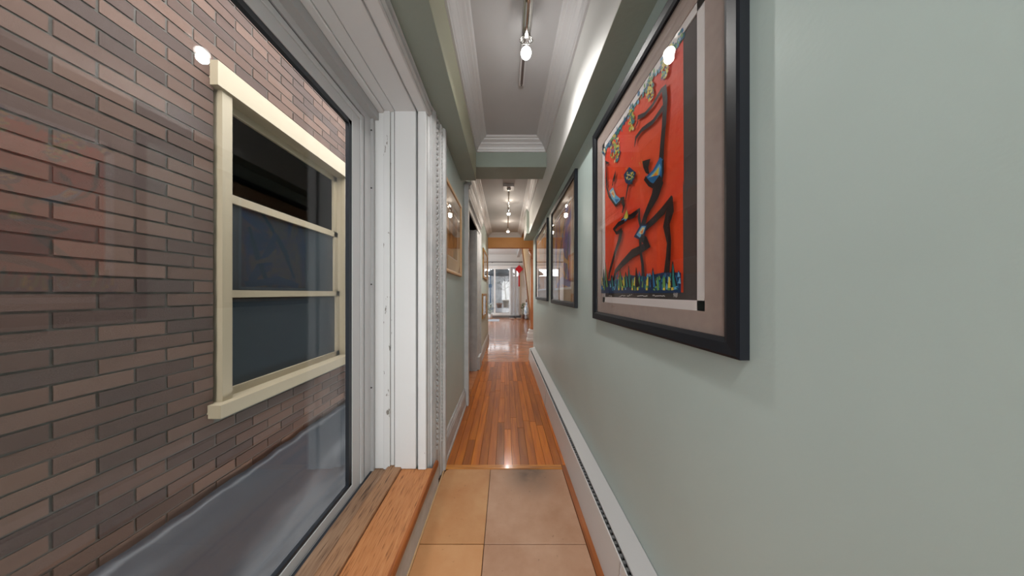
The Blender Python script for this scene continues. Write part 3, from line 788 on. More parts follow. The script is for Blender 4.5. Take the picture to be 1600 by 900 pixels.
# left figure
pt.stroke([A(134, 766), A(136, 830), A(140, 900)], 0.008, BLK); pt.poly([A(130, 764), A(154, 776), A(134, 784)], BLK)
pt.stroke([Bc(130, -10), Bc(132, 40), Bc(146, 88), Bc(182, 136), Bc(206, 112)], [0.008, 0.009, 0.01, 0.012, 0.01], BLK)
pt.fan([A(170, 870), A(188, 815), A(186, 850), A(180, 880)], BLK); pt.stroke([A(176, 860), A(170, 900), Bc(166, 30)], 0.008, BLK)
pt.fan([Bc(148, 62), Bc(166, 42), Bc(182, 82), Bc(208, 104), Bc(182, 130), Bc(160, 100)], SKY)
pt.fan([Bc(154, 68), Bc(168, 54), Bc(178, 84), Bc(172, 100)], CRM); pt.fan([Bc(158, 76), Bc(168, 66), Bc(172, 86)], ORG)
pt.fan([Bc(176, 104), Bc(202, 104), Bc(184, 126)], BLU)
pt.stroke([Bc(204, 104), Bc(226, 100)], 0.012, BLK); pt.stroke([Bc(216, 108), Bc(224, 140), Bc(216, 176)], [0.022, 0.014, 0.010], BLK)
pt.fan([Bc(232, 838 - 838), Bc(236, 22), Bc(270, 28), Bc(272, -4), Bc(256, -28)], BLK)
pt.fan([A(232, 840), A(262, 798), A(298, 828), A(290, 862), A(262, 896), A(240, 880)], NVY)
for k in range(30):
    a_ = rnd.uniform(0, 2 * PI); r_ = math.sqrt(rnd.random()) * 22; p = A(265 + r_ * math.cos(a_), 846 + r_ * math.sin(a_) * 1.3)
    pt.stroke([p, (p[0] + rnd.uniform(-1, 1), p[1] + 2)], 0.009, rnd.choice([YEL, GRN, CRM, TEA, YEL]))
pt.stroke([Bc(248, 28), Bc(240, 70), Bc(234, 104)], [0.012, 0.008, 0.006], BLK)
pt.fan([Bc(208, 212), Bc(222, 196), Bc(242, 160), Bc(250, 196), Bc(236, 222)], NVY)
pt.fan([Bc(222, 206), Bc(240, 158), Bc(248, 196), Bc(236, 212)], YEL); pt.fan([Bc(210, 214), Bc(222, 204), Bc(240, 208), Bc(226, 220)], SKY)
pt.stroke([Bc(246, 202), Bc(280, 184), Bc(306, 160), Bc(304, 200), Bc(312, 240)], [0.014, 0.02, 0.014, 0.014, 0.01], BLK)
pt.stroke([Bc(228, 218), Bc(196, 234), Bc(172, 262), Bc(186, 280), Bc(214, 266)], [0.014, 0.018, 0.022, 0.012, 0.02], BLK)
pt.stroke([Bc(212, 264), Bc(200, 320), Bc(176, 390), Bc(148, 490), Bc(146, 520)], [0.022, 0.022, 0.018, 0.016, 0.012], BLK)
# grass along the bottom
pt.poly([Bc(106, 530), Bc(170, 528), Bc(260, 500), Bc(340, 506), Bc(430, 486), Bc(526, 486), Bc(526, 592), Bc(105, 594)], NVY)
for k in range(120):
    gx = rnd.uniform(108, 520); gy = rnd.uniform(505, 580)
    pt.stroke([Bc(gx, gy), Bc(gx + rnd.uniform(-5, 5), gy - rnd.uniform(14, 34))], [rnd.uniform(0.008, 0.015), 0.003], rnd.choice([TEA, BLU, BLU, TEA, SKY, NVY, GRN]))
for gx in (118, 206, 222, 275, 300, 345, 402, 440, 470, 486):
    for q in range(3):
        x0_ = gx + rnd.uniform(-7, 7); pt.stroke([Bc(x0_, 578 - 12 * q), Bc(x0_ + rnd.uniform(-4, 4), 525 - 8 * q)], [0.012, 0.005], rnd.choice([YEL, GRN, YEL]))
for gx, top, c_ in ((130, 432, GRN), (118, 470, TEA), (160, 500, TEA), (206, 466, GRN), (236, 482, TEA), (252, 450, TEA), (292, 460, BLK), (380, 462, BLU), (486, 428, TEA)):
    pt.stroke([Bc(gx + 8, 560), Bc(gx + 2, 510), Bc(gx, top)], [0.024, 0.016, 0.003], BLK)
    pt.stroke([Bc(gx + 8, 562), Bc(gx + 3, 515), Bc(gx + 1, top + 14)], [0.014, 0.009, 0.002], c_)
# pencilled title, number and signature
def scribble(xa, xb, y, amp, n_):
    pts = [Bc(xa + (xb - xa) * k / n_, y + rnd.uniform(-amp, amp) * (1 if k % 2 else -0.6)) for k in range(n_ + 1)]
    pt.stroke(pts, 0.0022, WHT)
scribble(112, 122, 608, 2, 3); scribble(148, 152, 608, 4, 2); scribble(155, 164, 607, 3, 3)
scribble(202, 206, 612, 1, 1); scribble(208, 236, 607, 3.5, 9); scribble(244, 262, 606, 4.5, 6); scribble(266, 270, 602, 1.5, 2)
scribble(298, 352, 608, 3, 16); scribble(380, 392, 606, 6, 4); scribble(393, 445, 608, 3, 15)
o = child(pt.mb, 'painted_image', paints, big); o['label'] = 'red field with black dancers, foliage and teal grass'
def word(txt, px, h, parent, m, name):
    cu = bpy.data.curves.new(name, 'FONT'); cu.body = txt; cu.size = h; cu.shear = 0.2
    o = bpy.data.objects.new(name, cu); COL.objects.link(o)
    dg = bpy.context.evaluated_depsgraph_get(); me = bpy.data.meshes.new_from_object(o.evaluated_get(dg))
    bpy.data.objects.remove(o)
    n_ = bpy.data.objects.new(name, me); COL.objects.link(n_); me.materials.clear(); me.materials.append(m)
    Y, z = pt.P(px)
    R = Matrix(((0, 0, -1, xs - 0.0045), (-1, 0, 0, Y), (0, 1, 0, z), (0, 0, 0, 1)))
    me.transform(R); n_.parent = parent; n_.matrix_parent_inverse = Matrix.Translation(parent.location).inverted()
    return n_
word('98', Bc(478, 614), 0.020, big, paints[WHT], 'pencilled_date')

# the two prints further along --------------------------------------
artV = art_mat('print_violet_gold', [(0.28, srgb(44, 40, 96)), (0.42, srgb(104, 84, 190)), (0.52, srgb(186, 120, 120)), (0.6, srgb(240, 164, 60)), (0.72, srgb(120, 96, 130))], 2.6, 2.0, (1, 1, 0.7))
artO = art_mat('print_orange_grey', [(0.3, srgb(190, 110, 52)), (0.45, srgb(226, 156, 74)), (0.58, srgb(206, 176, 150)), (0.7, srgb(160, 140, 136))], 2.2, 1.0, (1, 1, 0.6))
vio, rin, xv = picture('framed_art_print', 1, 1.757, 2.70, 1.09, 2.113, 0.042, 0.10, [M['black_frame'], M['mat_tan']], artV,
                       'violet and gold abstract print in a black frame, middle one of three on sage wall', lw=0.02)
pv = MB(); rr = random.Random(9)
def vstroke(mb, pts, ws, m, x, lay):
    q = [Vector(p) for p in pts]; L = []; R = []
    for k, p in enumerate(q):
        d_ = (q[min(k + 1, len(q) - 1)] - q[max(k - 1, 0)]).normalized(); nn = Vector((-d_.y, d_.x)); L.append(p + nn * ws[k] / 2); R.append(p - nn * ws[k] / 2)
    mb.cur = m; k = len(q); xx = x - 0.0003 - lay * 0.00005
    mb.add([(xx, p.x, p.y) for p in L] + [(xx, p.x, p.y) for p in R], [(i, i + 1, k + i + 1, k + i) for i in range(k - 1)])
Yc = 2.2
shapes = [([(Yc + .2, 1.35), (Yc + .1, 1.6), (Yc, 1.75), (Yc - .12, 1.9)], [.02, .05, .04, .02], 1), ([(Yc - .2, 1.3), (Yc - .06, 1.55), (Yc + .02, 1.78)], [.06, .08, .03], 2),
          ([(Yc + .02, 1.75), (Yc + .06, 1.84), (Yc + .02, 1.92)], [.05, .12, .05], 3), ([(Yc - .05, 1.25), (Yc - .15, 1.5), (Yc - .22, 1.75)], [.03, .05, .02], 1),
          ([(Yc + .25, 1.27), (Yc + .05, 1.32), (Yc - .25, 1.27)], [.05, .07, .05], 2), ([(Yc + .02, 1.6), (Yc - .05, 1.5), (Yc - .2, 1.45)], [.03, .05, .02], 3)]
for i, (a_, b_, c_) in enumerate(shapes): vstroke(pv, a_, b_, c_, xv, i)
o = child(pv, 'painted_image', [paints[RED], paints[NVY], mat('paint_violet', srgb(92, 74, 170), .5), mat('paint_gold', srgb(224, 160, 62), .5)], vio)
ora, rio, xo_ = picture('framed_art_print', 1, 2.96, 4.07, 1.10, 2.135, 0.040, 0.10, [M['black_frame'], M['mat_tan']], artO,
                        'orange and grey abstract print in a black frame, farthest of three on sage wall', lw=0.02)

artL = art_mat('print_sepia', [(0.3, srgb(52, 44, 36)), (0.42, srgb(120, 88, 56)), (0.52, srgb(204, 146, 88)), (0.7, srgb(150, 110, 74))], 3.4, 1.0, (1, 1, 0.8))
picture('framed_sepia_picture', -1, 1.672, 2.305, 1.356, 2.03, 0.022, 0.105, [M['wood_frame'], M['mat_cream']], artL,
        'brown sepia picture in a pale wood frame on the left wall between casings', lw=0.006, depth=0.022)
artS1 = art_mat('print_warm_small', [(0.3, srgb(150, 96, 50)), (0.5, srgb(226, 176, 110)), (0.7, srgb(240, 214, 170))], 5, 1)
artS2 = art_mat('print_cool_small', [(0.3, srgb(86, 76, 120)), (0.5, srgb(200, 176, 180)), (0.7, srgb(234, 218, 206))], 5, 1)
picture('small_framed_picture', -1, 4.58, 5.60, 1.49, 2.07, 0.045, 0.10, [M['gold_frame'], M['mat_cream']], artS1,
        'golden framed warm toned picture, upper of two beyond the doorway', liner=False, depth=0.024)
picture('small_framed_picture', -1, 4.43, 5.35, 0.72, 1.19, 0.045, 0.08, [M['gold_frame'], M['mat_cream']], artS2,
        'golden framed mauve picture, lower of two beyond the doorway', liner=False, depth=0.024)

# ------------------------------------------------------------------ track lights
def spot(name, loc, power, col, r=0.03, ang=150, blend=1.0):
    d_ = bpy.data.lights.new(name, 'SPOT'); d_.energy = power; d_.color = col; d_.shadow_soft_size = r
    d_.spot_size = math.radians(ang); d_.spot_blend = blend
    o = bpy.data.objects.new(name, d_); COL.objects.link(o); o.location = loc
    return o
def lamp_light(name, loc, power, col, r=0.03):
    d_ = bpy.data.lights.new(name, 'POINT'); d_.energy = power; d_.color = col; d_.shadow_soft_size = r
    o = bpy.data.objects.new(name, d_); COL.objects.link(o); o.location = loc
    return o
tl = tag(empty('track_light', (0.112, 1.35, CEIL)), 'grey track with a chrome spotlight and bright round bulb on the near ceiling', 'ceiling light')
t = MB(); t.box(0.094, 0.130, 0.2, 1.70, 2.668, CEIL); child(t, 'track', M['frame_metal'], tl)
t = MB(); t.box(0.104, 0.120, 0.22, 1.685, 2.664, 2.669); child(t, 'track_slot', M['steel_dark'], tl)
t = MB(); t.lathe([(0.004, 0), (0.004, 0.004)], 0.112, 1.694, 2.6640, 8); child(t, 'screw', M['screw'], tl)
t = MB(); t.tube([(0.112, 1.20, 2.668), (0.112, 1.20, 2.628)], 0.012, 10); t.ball((0.112, 1.20, 2.625), 0.016, 0.016, 0.016); child(t, 'swivel', M['chrome'], tl)
t = MB(); t.tube([(0.112, 1.14, 2.635), (0.112, 1.17, 2.632), (0.112, 1.25, 2.612), (0.112, 1.30, 2.592)], [0.020, 0.027, 0.027, 0.022], 16); child(t, 'lamp_body', M['chrome'], tl)
t = MB()
for k in range(14):
    a_ = PI * 2 * k / 14; t.tube([(0.112 + .016 * math.cos(a_), 1.292 + .006 * math.sin(a_), 2.600 + .014 * math.sin(a_)), (0.113 + .034 * math.cos(a_), 1.315 + .01 * math.sin(a_), 2.588 + .028 * math.sin(a_))], 0.0024, 5)
ring = [(0.113 + .036 * math.cos(a), 1.317 + .01 * math.sin(a), 2.586 + .03 * math.sin(a)) for a in [2 * PI * i / 24 for i in range(25)]]
t.tube(ring, 0.0022, 5); child(t, 'lamp_cage', M['chrome'], tl)
t = MB(); t.ball((0.115, 1.350, 2.550), 0.029, 0.029, 0.029, 20, 12); child(t, 'bulb', M['bulb'], tl)
spot('track_bulb_light', (0.115, 1.350, 2.518), 16, (1, 0.97, 0.93), 0.022)
lamp_light('track_bulb_glow', (0.115, 1.350, 2.512), 0.55, (1, 0.97, 0.93), 0.012)

for yb_, pw_ in ((-0.35, 13), (-1.4, 8)):      # two unseen spots added behind the camera to brighten the walls
    spot('hall_fill_spot', (0.06, yb_, 2.5), pw_ * 1.6, (1, 0.97, 0.93), 0.12)
tl2 = tag(empty('track_light', (0.04, 4.2, CEIL)), 'slim chrome rail with two warm spotlights beyond the cross beam', 'ceiling light')
t = MB(); t.cbox(-0.03, 0.115, 3.26, 3.40, 2.65, CEIL, 0.004); child(t, 'canopy', M['white_trim'], tl2)
t = MB(); t.lathe([(0.02, 0), (0.03, 0.03)], 0.045, 3.33, 2.62, 12); t.tube([(0.045, 3.33, 2.63), (0.045, 3.5, 2.59), (0.05, 5.25, 2.57)], 0.011, 8); child(t, 'rail', M['chrome'], tl2)
for yy, tilt in ((3.92, 0.0), (5.05, 0.0)):
    t = MB(); t.lathe([(0.014, 0.075), (0.020, 0.06), (0.024, 0.02), (0.034, 0.0)], 0.05, yy, 2.498, 14)
    h_ = child(t, 'spot_head', M['chrome'], tl2)
    t = MB(); t.ball((0.05, yy, 2.492), 0.028, 0.028, 0.02, 14, 8); child(t, 'bulb', M['bulb_warm'], tl2)
    spot('spot_bulb_light', (0.05, yy, 2.462), 24, (1, 0.94, 0.86), 0.03)
    lamp_light('spot_bulb_glow', (0.05, yy, 2.455), 1.6, (1, 0.88, 0.75), 0.02)
    lamp_light('spot_bulb_uplight', (0.05, yy - 0.06, 2.60), 0.5, (1, 0.86, 0.7), 0.02)

# ------------------------------------------------------------------ far room
fw_ = MB()
YF = 11.8
fw_.box(-2.8, -1.7, YF, YF + 0.2, 0, 3.1); fw_.box(0.75, 1.9, YF, YF + 0.2, 0, 3.1); fw_.box(-1.7, 0.75, YF, YF + 0.2, 2.50, 3.1)
struct(fw_.build('wall_far', M['far_white']), 'white far wall around the sliding door', 'wall')
struct(B(-2.9, -2.8, Y_LE, YF, 0, 3.1).build('wall_far_left', M['far_white']), 'plain wall of the far room', 'wall')
struct(B(1.9, 2.0, Y_RE - .1, YF, 0, 3.1).build('wall_far_right', M['tan_light']), 'pale tan wall behind the stairs', 'wall')
struct(B(-2.9, -0.84, Y_LE - 0.1, Y_LE, 0, 3.1).build('wall_far_return', M['far_white']), 'plain return wall of the far room', 'wall')
cc = MB(); cc.box(-2.9, 2.0, Y_LE, YF + .2, 3.1, 3.2); cc.box(-2.9, 2.0, 6.15, 6.2, CEIL, 3.1)
struct(cc.build('ceiling_far', M['far_white']), 'white ceiling of the far room', 'ceiling')
struct(B(0.535, 0.66, 6.3, 11.4, 2.9, 3.1).build('soffit_far', M['frame_shade']), 'grey soffit beside the stairs', 'soffit')

sd = struct(empty('door_2', (-0.4, YF, 0.1)), 'white sliding patio door at the far end', 'sliding door')
def sc_(mb, n_, m): return child(mb, n_, m, sd)
s = MB(); s.box(-1.7, 0.75, YF - .02, YF + .16, 2.44, 2.50); s.box(-1.7, -1.64, YF - .02, YF + .16, 0.1, 2.44); s.box(0.69, 0.75, YF - .02, YF + .16, 0.1, 2.44); sc_(s, 'frame', M['vinyl'])
s = MB(); s.box(-1.7, 0.75, YF - .06, YF + .2, 0.0, 0.10); sc_(s, 'threshold', M['steel_dark'])
s = MB(); s.box(-1.7, 0.75, YF - .02, YF + .18, 0.10, 0.16); sc_(s, 'track', M['vinyl'])
for a_, b_, yo in ((-1.64, -0.52, 0.10), (-0.56, 0.235, 0.03), (0.19, 0.69, 0.10)):
    s = MB(); y0_, y1_ = YF + yo, YF + yo + 0.05
    s.box(a_, a_ + .06, y0_, y1_, .16, 2.44); s.box(b_ - .06, b_, y0_, y1_, .16, 2.44); s.box(a_ + .06, b_ - .06, y0_, y1_, .16, .23); s.box(a_ + .06, b_ - .06, y0_, y1_, 2.38, 2.44)
    sc_(s, 'sash', M['vinyl'])
    sc_(MB().box(a_ + .05, b_ - .05, y0_ + .02, y0_ + .026, .22, 2.39), 'pane', M['glass'])
rod = tag(empty('curtain_rod', (-0.4, 11.68, 2.72)), 'thin black curtain rod above the sliding patio door', 'curtain rod')
r = MB(); r.tube([(-1.8, 11.66, 2.71), (0.76, 11.66, 2.71)], 0.016, 10); child(r, 'pole', M['rod'], rod)
r = MB(); r.ball((0.79, 11.66, 2.71), .035, .03, .03); child(r, 'finial', M['rod'], rod)
for xx in (-1.7, -0.66, 0.70):
    r = MB(); r.box(xx - .012, xx + .012, 11.66, 11.8, 2.69, 2.715); child(r, 'bracket', M['rod'], rod)
vb = tag(empty('vertical_blind', (0.45, 11.6, 0.1)), 'white vertical blind slats drawn to the right of the patio door', 'blind')
r = MB(); r.box(-1.65, 0.78, 11.70, 11.77, 2.47, 2.53); child(r, 'head_rail', M['vinyl'], vb)
for k in range(8):
    xx = 0.28 + k * 0.062; an = 0.5 + 0.25 * ((k * 7) % 3)
    dx, dy = 0.04 * math.cos(an), 0.04 * math.sin(an)
    r = MB(); r.prism([(xx - dx, 11.73 - dy), (xx + dx, 11.73 + dy), (xx + dx, 11.732 + dy), (xx - dx, 11.732 - dy)], 'Z', 0.14, 2.47); child(r, 'slat', M['blind'], vb)
kn = tag(empty('red_knot_ornament', (0.655, 11.60, 2.4)), 'red diamond knot ornament with long tassel hanging by the patio door', 'ornament')
r = MB(); r.prism([(0.655 - .17, 2.36), (0.655, 2.36 - .18), (0.655 + .17, 2.36), (0.655, 2.36 + .18)], 'Y', 11.585, 11.615); child(bevel and r, 'knot', M['red_silk'], kn)
r = MB()
for k in range(6):
    for sx, sz in ((1, 1), (1, -1), (-1, 1), (-1, -1)):
        tt = (k + .5) / 6; r.ball((0.655 + sx * .17 * tt, 11.60, 2.36 + sz * .18 * (1 - tt)), .026, .02, .026, 8, 5)
o = child(r, 'loop_border', M['red_silk'], kn)
r = MB(); r.tube([(0.655, 11.60, 2.54), (0.655, 11.63, 2.70)], 0.006); child(r, 'hanging_cord', M['red_silk'], kn)
r = MB(); r.tube([(0.655, 11.60, 2.20), (0.655, 11.60, 2.07), (0.655, 11.60, 2.03), (0.655, 11.60, 1.52)], [0.01, 0.012, 0.030, 0.034], 10); child(r, 'tassel', M['red_silk'], kn)

# stairs: enclosed flank with wooden stringer, treads behind
st = tag(empty('staircase', (0.65, 7, 0)), 'staircase with orange wood stringer and tan side rising beyond the newel column', 'stairs')
P0, P1 = (6.22, 0.66), (9.00, 2.95)
s = MB(); s.prism([(6.21, 0.72), (9.15, 3.06), (6.21, 3.06)], 'X', 0.63, 0.66); child(s, 'side_panel', M['tan_light'], st)['label'] = 'tan painted side'
s = MB(); s.prism([(P0[0] - .03, P0[1] - .16), (P1[0] + .15, P1[1] + .0), (P1[0], P1[1] + .06), (P0[0] - .03, P0[1] + .10)], 'X', 0.605, 0.665); child(s, 'stringer', M['stringer'], st)
for k in range(1, 16):
    zt = 0.19 * k; ys = 5.40 + 0.235 * (k - 1) + .05
    s = MB(); s.box(0.84 if ys < 6.25 else 0.662, 1.7, ys, ys + .29, zt - .04, zt); child(s, 'tread', M['stringer'], st)
    s = MB(); s.box(0.84 if ys < 6.25 else 0.662, 1.7, ys + .02, ys + .04, zt - .19, zt - .04); child(s, 'riser', M['far_white'], st)

nw = tag(empty('newel_column', (0.70, 6.08, 0)), 'turned orange wood column on a white moulded plinth under the tan beam', 'column')
s = MB()
cxn, cyn = 0.70, 6.08
for (r0, r1, z0, z1) in ((.165, .165, 0, .05), (.165, .15, .05, .07), (.145, .145, .07, .19), (.145, .118, .19, .22), (.118, .118, .22, .27), (.118, .10, .27, .29)):
    vs = [(cxn + sx * r0, cyn + sy * r0 * .7, z0) for sx, sy in ((-1, -1), (1, -1), (1, 1), (-1, 1))] + [(cxn + sx * r1, cyn + sy * r1 * .7, z1) for sx, sy in ((-1, -1), (1, -1), (1, 1), (-1, 1))]
    s.add(vs, [(3, 2, 1, 0), (4, 5, 6, 7), (0, 1, 5, 4), (1, 2, 6, 5), (2, 3, 7, 6), (3, 0, 4, 7)])
child(s, 'plinth', M['vinyl'], nw)['label'] = 'white stepped plinth'
s = MB(); s.lathe([(.085, .29), (.09, .32), (.075, .36), (.07, .42), (.078, .5), (.075, 1.2), (.066, 2.02), (.062, 2.06)], cxn, cyn, 0, 24); child(s, 'shaft', M['newel'], nw)
s = MB(); s.lathe([(.062, 2.06), (.08, 2.08), (.08, 2.10), (.066, 2.12), (.07, 2.17), (.11, 2.23), (.115, 2.26), (.10, 2.27)], cxn, cyn, 0, 24); s.box(cxn - .12, cxn + .12, cyn - .08, cyn + .08, 2.27, 2.336); child(s, 'capital', M['newel'], nw)

va = tag(empty('floor_vase', (0.97, 10.98, 0)), 'tall blue and white floor vase standing under the stairs', 'vase')
s = MB(); s.lathe([(.07, 0), (.10, .02), (.105, .10), (.09, .16)], .97, 10.98, 0, 20); child(s, 'foot', M['porcelain_grey'], va)['label'] = 'grey foot'
s = MB(); s.lathe([(.09, .16), (.118, .24), (.12, .42), (.10, .55), (.05, .63), (.035, .68), (.035, .74), (.055, .78)], .97, 10.98, 0, 20); child(s, 'body', M['porcelain'], va)
s = MB(); s.lathe([(.05, .78), (.06, .82), (.045, .88), (.02, .92)], .97, 10.98, 0, 16); child(s, 'stopper', M['terracotta'], va)

def leafy(mb, c, n_, spread, h, L, W, rr):
    for k in range(n_):
        a_ = rr.uniform(0, 2 * PI); r_ = rr.uniform(0, spread); z = rr.uniform(0, h)
        p = Vector((c[0] + r_ * math.cos(a_), c[1] + r_ * math.sin(a_), c[2] + z)); d_ = Vector((math.cos(a_), math.sin(a_), rr.uniform(-.3, .9))).normalized()
        w_ = d_.cross(Vector((0, 0, 1))).normalized() * W; up = Vector((0, 0, W * .3))
        mb.add([p, p + d_ * L * .5 + w_ + up, p + d_ * L, p + d_ * L * .5 - w_ + up], [(0, 1, 2, 3)])
pp = tag(empty('potted_plant', (0.83, 11.3, 0)), 'small green plant standing behind the tall floor vase', 'plant')
s = MB(); s.lathe([(.06, 0), (.09, .18), (.09, .2)], .83, 11.3, 0, 14); child(s, 'pot', M['terracotta'], pp)
s = MB(); leafy(s, (.83, 11.3, .2), 60, .08, .5, .14, .03, random.Random(3)); s.tube([(.83, 11.3, .15), (.83, 11.3, .65)], .008); o = child(s, 'foliage', M['leaf'], pp)
p2 = tag(empty('potted_plant', (-0.72, 11.1, 0)), 'pale leaved plant in a white pot by the left of the patio door', 'plant')
s = MB(); s.lathe([(.08, 0), (.12, .2), (.125, .24)], -.72, 11.1, 0, 14); child(s, 'pot', M['vinyl'], p2)
s = MB(); leafy(s, (-.72, 11.1, .24), 90, .11, .42, .15, .03, random.Random(5)); s.tube([(-.72, 11.1, .2), (-.72, 11.1, .6)], .008); child(s, 'foliage', M['leaf_pale'], p2)
rg = tag(MB().cbox(-1.3, -0.27, 10.15, 10.93, 0.0, 0.014, 0.004).build('door_mat', M['rug']), 'pale blue white mat on the floor before the patio door', 'mat')
def shoe(x, y, rot, label):
    t_ = tag(empty('shoe', (x, y, 0)), label, 'shoe', 'shoes by the patio door')
    R = Matrix.Rotation(rot, 4, 'Z')
    u = MB(); N = 9; vs = []; fs = []
    for i in range(N):
        f = i / (N - 1); yy = -.14 + .28 * f; wd = .034 + .012 * math.sin(PI * min(1, f * 1.1)); ht_ = .10 - .06 * max(0, (f - .25) / .75) if f < .97 else .03
        if i in (0, N - 1): wd *= .6; ht_ *= .75
        for a_ in range(8):
            an = PI * a_ / 7; vs.append(R @ Vector((wd * math.cos(an), yy, .02 + ht_ * math.sin(an))))
    for i in range(N - 1):
        for a_ in range(7): fs.append((i * 8 + a_, i * 8 + a_ + 1, (i + 1) * 8 + a_ + 1, (i + 1) * 8 + a_))
    fs += [tuple(range(8)), tuple((N - 1) * 8 + a_ for a_ in range(8))]
    u.smooth = True; u.add(vs, fs); u.build('upper', M['shoe'], t_)
    pr = [(R @ Vector(q)).to_2d() for q in ((-.036, -.145, 0), (.036, -.145, 0), (.05, .02, 0), (.04, .13, 0), (0, .15, 0), (-.04, .13, 0), (-.05, .02, 0))]
    MB().prism([(q.x, q.y) for q in pr], 'Z', 0, .022).build('sole', M['shoe_sole'], t_)
shoe(0.30, 11.45, 1.2, 'dark grey shoe by the blind, nearest the glazing centre'); shoe(0.58, 11.50, 1.5, 'dark grey shoe by the blind, nearest the knot ornament')

# ------------------------------------------------------------------ garden beyond the patio door
struct(B(-5, 4, YF + .2, 19, -0.1, 0.25).build('ground_patio', M['patio']), 'grey patio behind the sliding door', 'patio')
struct(B(-5, 4, 16.2, 16.4, 0.25, 2.35).build('garden_wall', M['garden_wall']), 'grey rendered garden wall', 'garden wall')
def pot(x, y, r0, r1, h_, m, label):
    t_ = tag(empty('garden_pot', (x, y, .25)), label, 'pot')
    s_ = MB(); s_.lathe([(r0, 0), (r1, h_ * .8), (r1 * 1.12, h_ * .82), (r1 * 1.12, h_), (r1 * .95, h_)], x, y, .25, 18); child(s_, 'vessel', m, t_)
    s_ = MB(); s_.lathe([(r1 * .93, h_ - .01), (r1 * .5, h_ + .02)], x, y, .25, 14); child(s_, 'soil', M['bark'], t_)
    return t_
pot(-.41, 15.5, .13, .19, .30, M['terracotta'], 'low terracotta pot on the patio beside the larger one')
pot(.02, 15.5, .15, .19, .52, M['stone_pot'], 'large stone pot holding the thin garden tree')
tr = tag(empty('garden_tree', (.02, 15.5, .79)), 'thin dark branched tree growing out of the large stone pot', 'tree')
s = MB(); s.tube([(.03, 15.5, .795), (.0, 15.5, 1.2), (-.06, 15.5, 1.7), (-.04, 15.5, 2.4)], [.05, .045, .035, .02], 8)
for a_ in ([(-.06, 15.5, 1.5), (-.3, 15.4, 1.8), (-.55, 15.4, 1.9)], [(-.05, 15.5, 1.7), (.2, 15.5, 2.0), (.35, 15.4, 2.3)], [(-.03, 15.5, 1.3), (-.2, 15.3, 1.45), (-.5, 15.3, 1.5)], [(-.05, 15.5, 2.0), (-.3, 15.5, 2.3)], [(0, 15.5, 1.5), (.2, 15.4, 1.6), (.3, 15.4, 1.9)]):
    s.tube(a_, [.02] * (len(a_) - 1) + [.006], 6)
child(s, 'trunk', M['bark'], tr)
s = MB(); rr2 = random.Random(2)
for c_ in ((-.5, 15.4, 1.7), (-.3, 15.4, 1.35), (.3, 15.4, 2.1), (.25, 15.4, 1.7), (-.25, 15.5, 2.15), (-.05, 15.4, 2.3), (.3, 15.4, 1.4)): leafy(s, c_, 40, .2, .25, .09, .03, rr2)
child(s, 'foliage', M['leaf_dark'], tr)
pg = struct(empty('added_patio_roof', (-.4, 14, 3.0)), 'added slatted roof out of view, shading the patio', 'roof')  # roof added above the view only to shade the patio
for k in range(16):
    child(MB().box(-5, 4, YF + .3 + k * .26, YF + .3 + k * .26 + .20, 3.12, 3.16), 'added_roof_slat', M['added_roof'], pg)
for xx in (-4.5, 3.6): child(MB().box(xx, xx + .1, YF + .2, 16.2, 3.0, 3.12), 'added_rafter', M['added_roof'], pg)
um = tag(empty('patio_umbrella', (-.86, 14.0, .25)), 'dark grey patio umbrella on a blue grey side pole', 'umbrella')
s = MB(); s.tube([(-.88, 14, .25), (-.88, 14, 2.75)], .035, 10); s.tube([(-.88, 14, 2.72), (-.3, 14, 2.78)], .025); s.lathe([(.25, 0), (.25, .05), (.05, .08)], -.88, 14, .25, 16); child(s, 'pole', M['blue_pole'], um)
s = MB(); s.box(-.98, -.80, 13.9, 14.06, 1.52, 1.72); child(s, 'crank_box', M['blue_pole'], um)
s = MB(); s.lathe([(.86, 2.24), (.86, 2.34), (.7, 2.46), (.4, 2.62), (.02, 2.74)], -.32, 14, 0, 8); child(s, 'canopy', M['canopy'], um)

# ------------------------------------------------------------------ brick house across the light well, seen through the left glazing
XB = -1.80
bw = struct(empty('wall_brick', (XB, 2, 0)), 'weathered brick wall of the neighbouring house outside the window', 'wall')
WZ0, WZ1, WYa, WYb = 0.47, 2.60, 1.50, 2.70
m_ = MB()
m_.box(XB - .25, XB - .10, -2.5, 8, -.4, WZ0); m_.box(XB - .25, XB - .10, -2.5, 8, WZ1, 3.6); m_.box(XB - .25, XB - .10, -2.5, WYa, WZ0, WZ1); m_.box(XB - .25, XB - .10, WYb, 8, WZ0, WZ1)
m_.box(XB - .10, XB - .006, -2.5, 8, -.4, WZ0 - .02); m_.box(XB - .10, XB - .006, -2.5, 8, WZ1 + .02, 3.6); m_.box(XB - .10, XB - .006, -2.5, WYa - .02, WZ0 - .02, WZ1 + .02); m_.box(XB - .10, XB - .006, WYb + .02, 8, WZ0 - .02, WZ1 + .02)
child(m_, 'mortar', M['mortar'], bw)
bl, bh_, jt = 0.205, 0.062, 0.011
bricks = []
row = 0; z = -0.4
while z < 3.55:
    y = -2.5 + (0.108 if row % 2 else 0)
    while y < 8:
        ya, yb = y, y + bl
        if z + bh_ > WZ0 - .02 and z < WZ1 + .02:
            segs = []
            if ya < WYa - .02: segs.append((ya, min(yb, WYa - .022)))
            if yb > WYb + .02: segs.append((max(ya, WYb + .022), yb))
        else: segs = [(ya, yb)]
        for a_, b_ in segs:
            if b_ - a_ > .03: bricks.append((a_, b_, z))
        y += bl + jt
    z += bh_ + jt; row += 1
